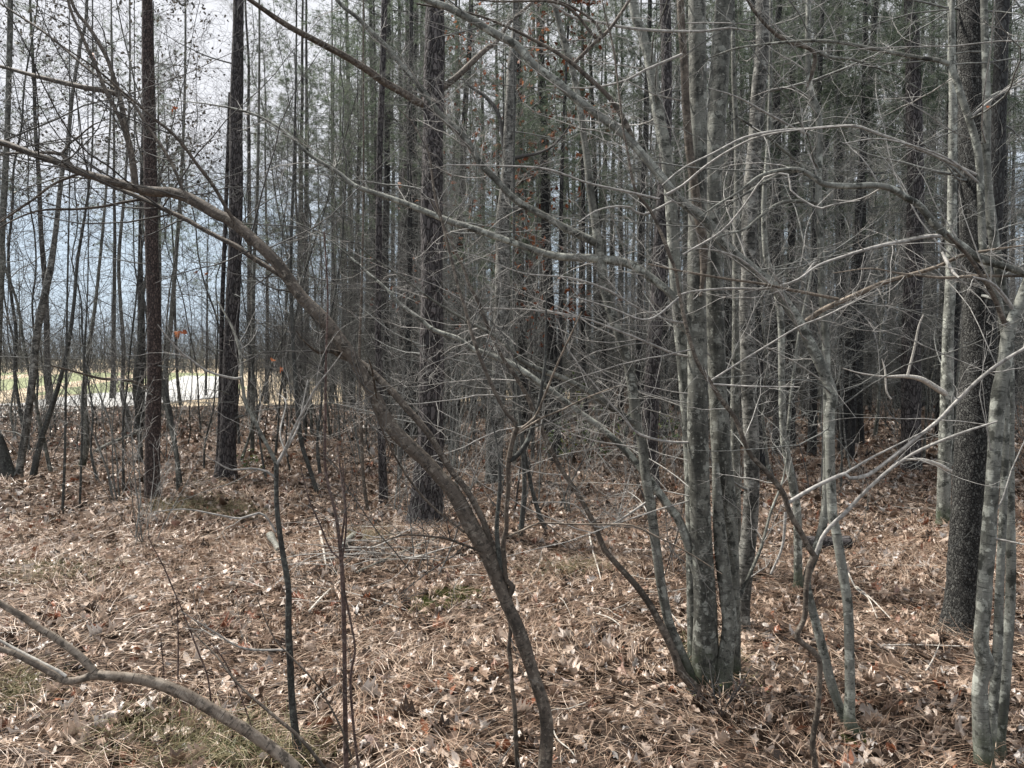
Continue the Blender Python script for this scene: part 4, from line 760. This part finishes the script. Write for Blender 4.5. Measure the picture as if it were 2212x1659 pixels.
fuzz('dry_grass', 'tufts of dry grass and sedge drooping among the litter at the lower left', 'grass', 'grassblade', [(430, 1095, .45, .2), (370, 1105, .3, .2), (500, 1110, .35, .2), (100, 1250, .5, .3), (330, 1590, .3, .2), (500, 1600, .25, .2), (470, 1645, .3, .1), (20, 1500, .2, .2), (780, 1170, .3, .2), (1530, 1420, .15, .1), (620, 1640, .2, .1), (1240, 1230, .3, .2)], 360, .2, .003, .7, -.35)

# brush heap
def brush():
    d = gdepth(800, 1205); p = at(800, 1205, d); n = 26
    O = np.stack([p[0] + rng.normal(0, .34, n), d + rng.normal(0, .16, n), np.zeros(n)], 1); O[:, 2] = terr(O[:, 0], O[:, 1]) + .03 + rng.random(n) * .07
    a = rng.normal(0.1, .5, n) + (rng.random(n) < .5) * math.pi; D = np.stack([np.cos(a), .5 * np.sin(a), rng.uniform(-.05, .25, n)], 1)
    P, Rr = grow(O, D, rng.uniform(.3, .9, n), rng.uniform(.002, .007, n), 8, .4, -.05, .1)
    pr = [tube_arrays(P, Rr, 5)] + twigs_on([(P[i], Rr[i]) for i in range(n)], 5, .3, 2, sub=2, rmax=.002)
    V, Fq, B = join(pr); V[:, 2] = np.maximum(V[:, 2], terr(V[:, 0], V[:, 1]) + .005)
    tag(mesh('brush_heap', V, Fq, M['twig']), 'tangled heap of dead twigs lying left of the big pine foot', 'brush', kind='stuff')
brush()
# thin dead twigs strewn over the floor
def strewn():
    n = 420; x, y = spread_pts(n, 2.5, 14); a = rng.random(n) * 6.28
    O = np.stack([x, y, terr(x, y) + .04 + rng.random(n) * .03], 1); D = np.stack([np.cos(a), np.sin(a), rng.normal(0, .05, n)], 1)
    P, Rr = grow(O, D, rng.uniform(.15, .7, n), rng.uniform(.0012, .004, n), 6, .35, 0, .1)
    P[..., 2] = terr(P[..., 0], P[..., 1]) + .035 + rng.random((n, 1)) * .03
    V, Fq, B = tube_arrays(P, Rr, 4)
    tag(mesh('fallen_twigs', V, Fq, M['dead']), 'pale thin twigs strewn over the brown litter', 'twigs', kind='stuff')
strewn()

# hanging dry leaves on the near branches
def hang(lab, g, d, s=.05, n=2):
    p = at(g[0], g[1], d); C = p + rng.normal(0, .012, (n, 3)); V, Fq, k = leaves(0, C, np.full(n, s), .9, rng, .9, D=1)
    tag(mesh('dry_leaf', V, Fq, M['russet'], tone=np.repeat(rng.random(n), k)), lab, 'leaf')
hang('curled brown dead leaves dangling above the pale lot, right of the brown pine trunk', (387, 722), 3.3, .035, 3)
hang('brown dead leaf hanging near the top, right of the brown pine trunk', (375, 240), 3.3, .028)
hang('single red-brown leaf hanging just left of the leaning trunk', (598, 788), 3.3, .026)
hang('small curled leaf high over the road gap', (436, 592), 3.5, .026)
hang('dark red leaf caught on a twig by the pale trio, top right', (2137, 232), 3.1, .025, 2)
hang('dark curled leaf on the upright shoots near the top left', (203, 125), 3.4, .028)

# ------------------------------------------------------------------ greenbrier, evergreen shrubs
def bush(lab, g, m, h, spread, nl, size, name='evergreen_shrub', kind=2):
    t = Tree(name, lab, g, cat='shrub'); c = 5
    O = np.repeat(t.base[None], c, 0) + rng.normal(0, .02, (c, 3)) * [1, 1, 0]; O[:, 2] -= .03
    D = unit(np.column_stack([rng.normal(0, .6, c), rng.normal(0, .5, c), np.ones(c)])); P, Rr = grow(O, D, h * rng.uniform(.6, 1, c), np.full(c, .005), 8, .4, .1, .1)
    pr = [tube_arrays(P, Rr, 5)]; O2, D2, r2, _, _ = spawn(P, Rr, 22, .3, 1, (30, 70), 0); P2, R2 = grow(O2, D2, spread * rng.uniform(.3, 1, 22), np.full(22, .002), 6, .4, .05, .1)
    pr.append(tube_arrays(P2, R2, 4)); V, Fq, B = join(pr); mesh('stem', V, Fq, M['darktwig'], parent=t.root)
    C = P2[rng.integers(0, 22, nl), rng.integers(2, 6, nl)] + rng.normal(0, .03, (nl, 3)); V, Fq, k = leaves(kind, C, size * rng.uniform(.6, 1, nl), .5, rng, .3)
    mesh('foliage', V, Fq, M[m], tone=np.repeat(rng.random(nl), k), parent=t.root)
bush('small glossy-leaved evergreen bush among the stems at the centre right, pale leaf tops', (1290, 1010), 'evergreen', 1.45, .6, 120, .09)
bush('low evergreen bush with green leaves right of the first, nearer the blotched stem', (1345, 1030), 'evergreen', .9, .5, 70, .09)
bush('small green-leaved shrub left of the glossy bush, behind the crossing stems', (1225, 1000), 'evergreen', .5, .4, 50, .08)
bush('tiny green leafy shrub between the double pine trunk and the forked sapling', (548, 1032), 'evergreen', .32, .4, 55, .06)
bush('thin green brier sprig at the foot of the grey clump', (1560, 1530), 'moss', .28, .22, 8, .02, 'brier')
bush('dark green leafy shrub far back right of the pine behind the blotched stem', (1452, 965), 'evergreen', .5, .6, 60, .12)

# ------------------------------------------------------------------ generic trees: templates
def scale_tubes(parts): return join(parts)
def make_sapling(seed, h, r, lean, nb, bark, tw, leafm=None, nleaf=0, leafsize=.07, zlo=.15, dens=5.0, thick=1.0):
    global rng
    keep = rng; rng = np.random.default_rng(seed)
    m = 14; z = np.linspace(0, 1, m); wob = np.cumsum(rng.normal(0, .06, (m, 2)), 0) * h * .12; r = r * .85
    P = np.column_stack([lean * h * z ** 1.2 + wob[:, 0], wob[:, 1], z * h - .06]); P[0, :2] = 0
    Rr = r * (1 - .8 * z ** .9); Rr[0] *= 1.4
    A = spline(np.column_stack([P, Rr]), .15); tr = tube_arrays(A[:, :3], A[:, 3], 7, .06)
    O, D, rr, t, _ = spawn(P[None], Rr[None], nb, zlo, 1, (35, 70), 0)
    D[:, 2] = np.abs(D[:, 2]) * .7 + .1; L = h * rng.uniform(.1, .28, nb) * (1.15 - .6 * t)
    P1, R1 = grow(O, D, L, np.minimum(rr * .5, .012 * thick) * rng.uniform(.5, 1, nb), 10, .45, .12, .1, .2)
    pr = [tube_arrays(P1, R1, 4)] + twigs_on([(P1[i], R1[i]) for i in range(nb)], dens, .9, 2, rmax=.0055 * thick, sub=4, rmin=.0021 * thick, flat=0, up=.1)
    lv = None
    if nleaf:
        C = P1[rng.integers(0, nb, nleaf), rng.integers(3, 10, nleaf)]; C = C + rng.normal(0, .14, C.shape)
        V, Fq, k = leaves(3, C, leafsize * rng.uniform(.6, 1.1, nleaf), .9, rng, .5, D=1); lv = (V, Fq, np.repeat(rng.random(nleaf), k))
    rng = keep
    return dict(trunk=tr, crown=join(pr), leaves=lv, bark=bark, tw=tw, leafm=leafm)
def make_pine(seed, h, r, crown_z, ntuft, bark='farpine', nl=26):
    global rng
    keep = rng; rng = np.random.default_rng(seed)
    m = 12; z = np.linspace(0, 1, m); wob = np.cumsum(rng.normal(0, .02, (m, 2)), 0) * h * .08
    P = np.column_stack([wob, z * h - .08]); P[0, :2] = 0; Rr = r * (1 - .82 * z); Rr[0] *= 1.3
    A = spline(np.column_stack([P, Rr]), .25); tr = tube_arrays(A[:, :3], A[:, 3], 10, .06)
    nb = int(30 + h * 2); O, D, rr, t, _ = spawn(P[None], Rr[None], nb, .12, 1, (60, 95), 0)
    live = O[:, 2] > crown_z; D[:, 2] = np.where(live, np.abs(D[:, 2]) * .5 + .15, rng.uniform(-.25, .25, nb)); 
    L = np.where(live, rng.uniform(.7, 1.9, nb) * (1.3 - .7 * t), rng.uniform(.3, 1.2, nb))
    P1, R1 = grow(O, D, L, np.minimum(rr * .35, .02) * rng.uniform(.4, 1, nb), 9, .3, .08, .08, .25)
    pr = [tube_arrays(P1, R1, 4)] + twigs_on([(P1[i], R1[i]) for i in range(nb)], 3.5, .5, 2, rmax=.005, sub=3, rmin=.0028, flat=0)
    li = np.where(live)[0]
    nd = None
    if len(li):
        i = li[rng.integers(0, len(li), ntuft)]; kk = rng.integers(3, 9, ntuft); C = P1[i, kk] + rng.normal(0, .16, (ntuft, 3)); T = unit(P1[i, kk] - P1[i, kk - 1])
        O3 = np.repeat(C, nl, 0); D3 = unit(np.repeat(T, nl, 0) * .7 + rng.normal(0, .75, (ntuft * nl, 3))); q = len(O3)
        V, Fq, k = blades(O3, D3, rng.uniform(.10, .19, q), np.full(q, .0075), np.column_stack([np.zeros((q, 2)), np.full(q, -.08)]), 3)
        nd = (V, Fq, np.repeat(np.repeat(rng.random(ntuft), nl) * .7 + rng.random(q) * .3, k))
    rng = keep
    return dict(trunk=tr, crown=join(pr), leaves=nd, bark=bark, tw='midtwig', leafm='greenneedle', needle=True)
def make_shrub(seed, h, ns, bark='midtwig', tw='midtwig'):
    global rng
    keep = rng; rng = np.random.default_rng(seed)
    O = np.column_stack([rng.normal(0, .07, (ns, 2)), np.full(ns, -.05)]); D = unit(np.column_stack([rng.normal(0, .38, (ns, 2)), np.ones(ns)]))
    P, Rr = grow(O, D, h * rng.uniform(.6, 1, ns), rng.uniform(.004, .010, ns), 12, .35, .15, .06, .25)
    tr = tube_arrays(P, Rr, 5); pr = twigs_on([(P[i], Rr[i]) for i in range(ns)], 5, .6, 2, rmax=.004, sub=3.5, rmin=.002, flat=0, up=.2, tlo=.15)
    rng = keep
    return dict(trunk=tr, crown=join(pr), leaves=None, bark=bark, tw=tw, leafm=None)
def build(tpl, name):
    o = bpy.data.objects.new(name, None); COL.objects.link(o); o.empty_display_size = .2
    V, Fq, B = tpl['trunk']; mesh('trunk', V, Fq, M[tpl['bark']], bark=B, parent=o)
    V, Fq, B = tpl['crown']; c = mesh('crown', V, Fq, M[tpl['tw']], parent=o)
    if tpl['leaves'] is not None:
        V, Fq, T = tpl['leaves']; mesh('needles' if tpl.get('needle') else 'leaves', V, Fq, M[tpl['leafm']], tone=T, parent=o)
    return o
def dup(o):
    c = o.copy(); COL.objects.link(c)
    for ch in list(o.children):
        d = ch.copy(); COL.objects.link(d); d.parent = c
    return c
TAKEN = []
class Kind:
    def __init__(s, name, tpls, cat): s.name, s.cat = name, cat; s.t = [build(x, name) for x in tpls]; s.used = [False] * len(tpls); s.i = 0
    def put(s, x, y, lab, group, sc=1.0, rz=None, tilt=0.0, k=None):
        k = s.i % len(s.t) if k is None else k; s.i += 1
        o = s.t[k] if not s.used[k] else dup(s.t[k]); s.used[k] = True
        o.location = (x, y, float(terr(x, y))); o.rotation_euler = (random.gauss(0, tilt), random.gauss(0, tilt), random.random() * 6.28 if rz is None else rz); o.scale = (sc, sc, sc)
        tag(o, lab, s.cat, group); TAKEN.append((x, y)); return o

SAP = [make_sapling(100 + i, h, r, ln, nb, b, tw, dens=de * 2.4) for i, (h, r, ln, nb, b, tw, de) in enumerate([
    (7.5, .022, .04, 30, 'grey', 'midtwig', 5), (6.0, .016, .10, 26, 'darkstem', 'midtwig', 5), (9.0, .035, -.03, 34, 'palegrey', 'twig', 5), (5.0, .012, -.12, 24, 'darkstem', 'darktwig', 5),
    (8.0, .028, .02, 34, 'grey', 'midtwig', 4), (6.5, .020, .15, 28, 'birch', 'midtwig', 5), (7.0, .018, -.05, 30, 'grey', 'twig', 5), (4.2, .012, .05, 26, 'darkstem', 'midtwig', 6)])]
PINES = [make_pine(200 + i, h, r, cz, nt_) for i, (h, r, cz, nt_) in enumerate([(15, .09, 6.3, 380), (13, .07, 4.8, 360), (17, .11, 7.0, 400), (10, .05, 3.6, 300), (12, .06, 5.2, 340), (16, .10, 6.0, 400)])]
SHR = [make_shrub(300 + i, h, n_, b, tw) for i, (h, n_, b, tw) in enumerate([(2.6, 6, 'midtwig', 'midtwig'), (1.7, 5, 'twig', 'twig'), (3.4, 5, 'darktwig', 'midtwig'), (2.2, 8, 'midtwig', 'twig')])]
SAPL = [make_sapling(130 + i, h, r, ln, nb, b, 'darktwig', dens=4.6) for i, (h, r, ln, nb, b) in enumerate([(7.5, .022, .06, 40, 'darkstem'), (6.0, .016, .13, 36, 'darkstem'), (8.5, .030, -.05, 42, 'grey'), (5.0, .012, -.14, 34, 'darkstem'), (8.0, .026, .02, 42, 'darkstem'), (6.5, .020, .17, 36, 'birch')])]  # left-side saplings: backlit darkness against the sky put into bark and twig colour
ksapl = Kind('sapling', SAPL, 'sapling')
ksap, kpine, kshr = Kind('sapling', SAP, 'sapling'), Kind('pine_tree', PINES, 'tree'), Kind('shrub', SHR, 'shrub')
for o in COL.objects:
    if o.parent is None and o.get('category') in ('tree', 'shrub') and o.type == 'EMPTY' and 'label' in o: TAKEN.append((o.location.x, o.location.y))

def free_spot(ulo, uhi, ylo, yhi, gap=.35, tries=40):
    """u = sideways position as a fraction of the picture's half width"""
    for _ in range(tries):
        y = math.sqrt(random.random() * (yhi ** 2 - ylo ** 2) + ylo ** 2); u = random.uniform(ulo, uhi); x = u * y * .665
        if all((x - a) ** 2 + (y - b) ** 2 > gap ** 2 for a, b in TAKEN): return x, y
    return x, y
SAPD = ['straight grey bare sapling', 'dark leaning bare sapling', 'tall pale bare sapling', 'short dark bare sapling', 'stout grey bare sapling', 'banded leaning bare sapling', 'light-twigged grey sapling', 'low dark bushy sapling']
PIND = ['tall green-topped pine', 'slim green pine', 'tallest dark pine', 'small thin pine', 'thin mid-height pine', 'thick straight pine']
SHRD = ['bare grey shrub', 'low pale twiggy shrub', 'tall dark bare shrub', 'many-stemmed bare shrub']
ksapl.desc = ['slender dark-twigged sapling', 'leaning dark-twigged sapling', 'tall grey forking sapling', 'small backlit sapling', 'stout dark-twigged sapling', 'banded slanting sapling']
ksap.desc, kpine.desc, kshr.desc = SAPD, PIND, SHRD
ZONE = [(0, 'beside the left edge tangle'), (110, 'left of the brown pine'), (330, 'between the two left pines'), (510, 'just right of the double pine'), (720, 'just left of the big pine'),
        (930, 'just right of the big pine'), (1080, 'right of the crooked trunk'), (1290, 'behind the blotched stem'), (1480, 'behind the grey clump'), (1660, 'behind the arching tree'), (1850, 'left of the black-barked tree'), (2040, 'behind the pale trio')]
PLACED = {}
def autoplace(kd, cnt, u0, u1, y0, y1, s0, s1, tilt, gap=.35):
    for _ in range(cnt):
        x, y = free_spot(u0, u1, y0, y1, gap); k = kd.i % len(kd.t); o = kd.put(x, y, None, None, random.uniform(s0, s1), tilt=tilt)
        gx = CX + x / y * F; zi = max([0] + [i for i, (g, _) in enumerate(ZONE) if gx >= g]); dep = 'up front' if y < 10.5 else 'midway back' if y < 15 else 'far back' if y < 21 else 'farthest back'
        PLACED.setdefault((kd.name, kd.desc[k], k, zi, dep), []).append((gx, o, kd))
autoplace(ksapl, 46, -1.15, -.42, 9.0, 19, .7, 1.05, .10)
autoplace(ksapl, 12, -.45, -.15, 9.5, 20, .7, 1.1, .08)
autoplace(ksap, 36, -.40, .12, 9.5, 23, .7, 1.1, .08)
autoplace(ksap, 46, .12, .62, 9, 23, .7, 1.1, .07)
autoplace(ksap, 42, .62, 1.15, 9, 23, .7, 1.1, .07)
autoplace(kpine, 8, -1.15, -.55, 18, 32, .6, .95, .02)
autoplace(kpine, 12, -.52, -.25, 16, 27, .7, 1.0, .02)
autoplace(kpine, 36, -.32, .25, 13, 34, .7, 1.1, .02)
autoplace(kpine, 74, .25, 1.15, 12, 34, .75, 1.15, .02)
autoplace(kshr, 30, -1.1, -.4, 8.5, 20, .7, 1.2, .05, .2)
autoplace(kpine, 16, .42, 1.12, 9.5, 15, .7, 1.0, .025)
autoplace(kpine, 9, -.3, .4, 9.5, 15, .6, .9, .025)
autoplace(kshr, 58, -.4, .3, 7.0, 20, .6, 1.2, .05, .2)
autoplace(kshr, 34, .3, 1.1, 7.5, 20, .6, 1.3, .05, .2)
autoplace(kshr, 9, -.75, .95, 5.2, 7.6, .5, .8, .05)
ORD = ['first', 'second', 'third', 'fourth', 'fifth', 'sixth', 'seventh', 'eighth', 'ninth', 'tenth']
for (nm, ds_, k, zi, dep), lst in PLACED.items():
    lst.sort(key=lambda q: q[0])
    for j, (gx, o, kd) in enumerate(lst):
        o['label'] = kd.desc[k] + ' ' + dep + ' ' + ZONE[zi][1] + ('' if len(lst) == 1 else ', %s from left' % ORD[min(j, 9)])
        o['group'] = {'sapling': 'bare saplings ', 'pine_tree': 'slim pines ', 'shrub': 'bare shrubs '}[nm] + ZONE[zi][1]

# leafy ones
def special(lab, tpl, name, gx, d, sc=1.0, rz=0):
    o = build(tpl, name); x = (gx - CX) / F * d; o.location = (x, d, float(terr(x, d))); o.scale = (sc,) * 3; o.rotation_euler = (0, 0, rz); tag(o, lab, 'tree')
special('small bare tree holding dark withered leaf clusters behind the top of the brown pine trunk', make_sapling(401, 8.5, .04, .03, 46, 'darkstem', 'darktwig', 'darkleaf', 1900, .065, .35, 5), 'withered_oak', 300, 11.5)
special('small tree with dark withered leaves at the top left corner', make_sapling(402, 9, .04, .05, 46, 'darkstem', 'darktwig', 'darkleaf', 1300, .065, .4, 5), 'withered_oak', 60, 13)
special('young tree keeping russet leaves, right of the crooked trunk', make_sapling(403, 7.5, .03, .02, 44, 'birch', 'midtwig', 'russet', 650, .11, .2, 5), 'russet_oak', 1150, 12)
special('young tree keeping a few russet leaves between the big pine and the crooked trunk', make_sapling(404, 7.5, .03, -.02, 40, 'birch', 'midtwig', 'russet', 380, .10, .2, 5), 'russet_oak', 1020, 13)

# ------------------------------------------------------------------ the far wood: one mass
def far_wood():
    tpl = [make_sapling(500 + i, h, r, ln, 16, 'grey', 'midtwig', dens=2.0, thick=2.0) for i, (h, r, ln) in enumerate([(8, .03, .05), (7, .025, -.08), (9, .04, .02)])]
    tp = [make_pine(520 + i, h, r, cz, 110, nl=14) for i, (h, r, cz) in enumerate([(16, .10, 6), (13, .08, 4.5), (17, .11, 7)])]
    def mass(name, lab, items, key, m, tone=False):
        Vs, Fs, Ts = [], [], []; o = 0
        for tt, x, y, s, a in items:
            if tt[key] is None: continue
            V, Fq, T = tt[key]; c, sn = math.cos(a), math.sin(a)
            W_ = np.column_stack([(V[:, 0] * c - V[:, 1] * sn) * s + x, (V[:, 0] * sn + V[:, 1] * c) * s + y, V[:, 2] * s])
            Vs.append(W_); Fs.append(Fq + o); o += len(V); Ts.append(T)
        T = np.concatenate(Ts); kw = dict(tone=T) if tone else dict(bark=T)
        tag(mesh(name, np.concatenate(Vs), np.concatenate(Fs), M[m], **kw), lab, 'woods', kind='stuff')
    it = []
    for _ in range(330):
        y = random.uniform(21, 60); u = random.uniform(-.35, 1.2); x = u * y * .665
        it.append((random.choice(tp) if random.random() < .6 else random.choice(tpl), x, y, random.uniform(.8, 1.25), random.random() * 6.28))
    for _ in range(60):
        y = random.uniform(75, 130); u = random.uniform(-1.3, -.2); x = u * y * .665
        it.append((random.choice(tp + tpl), x, y, random.uniform(.55, .9), random.random() * 6.28))
    mass('far_wood_trunks', 'far grey trunks massed at the back of the wood', it, 'trunk', 'farpine')
    mass('far_wood_branches', 'far bare branches massed at the back of the wood', it, 'crown', 'farwood')
    mass('far_wood_foliage', 'far green pine foliage massed at the back of the wood', it, 'leaves', 'greenneedle', True)
far_wood()
def undergrowth():
    Vs, Fs, Bs = [], [], []; o = 0
    for n, y0, y1, h0, h1, rad, u0, u1 in [(3500, 22, 34, .8, 4.0, .006, -.5, 1.2), (11000, 30, 62, 1.5, 7, .011, -.45, 1.2), (900, 15, 22, .4, 1.2, .004, -1.2, -.5), (5000, 70, 120, 2, 7, .025, -1.35, -.1)]:
        y = np.sqrt(rng.random(n) * (y1 ** 2 - y0 ** 2) + y0 ** 2); x = rng.uniform(u0, u1, n) * y * .665
        D = unit(np.column_stack([rng.normal(0, .3, (n, 2)), np.ones(n)])); L = rng.uniform(h0, h1, n)
        P, Rr = grow(np.column_stack([x, y, np.full(n, -.03)]), D, L, rad * rng.uniform(.5, 1.3, n), 7, .3, .1, .09, .3)
        O2, D2, r2, t, i = spawn(P, Rr, int(n * 3.2), .15, 1, (25, 60), 0); P2, R2 = grow(O2, D2, L[i] * rng.uniform(.1, .35, len(i)), np.maximum(r2 * .7, rad * .3), 5, .4, .1, .12, .4)
        for A in (tube_arrays(P, Rr, 3), tube_arrays(P2, R2, 3)):
            Vs.append(A[0]); Fs.append(A[1] + o); o += len(A[0])
    tag(mesh('undergrowth', np.concatenate(Vs), np.concatenate(Fs), M['farwood']), 'bare grey brush massed at the back of the wood', 'undergrowth', kind='stuff')
undergrowth()
for o in bpy.data.objects:
    if o.parent is None and len(o.get('label', '').split()) > 16: print('LONG', o.name, o['label'])
print('OBJECTS', len(bpy.data.objects), 'TRIS', sum(len(m.polygons) for m in bpy.data.meshes))
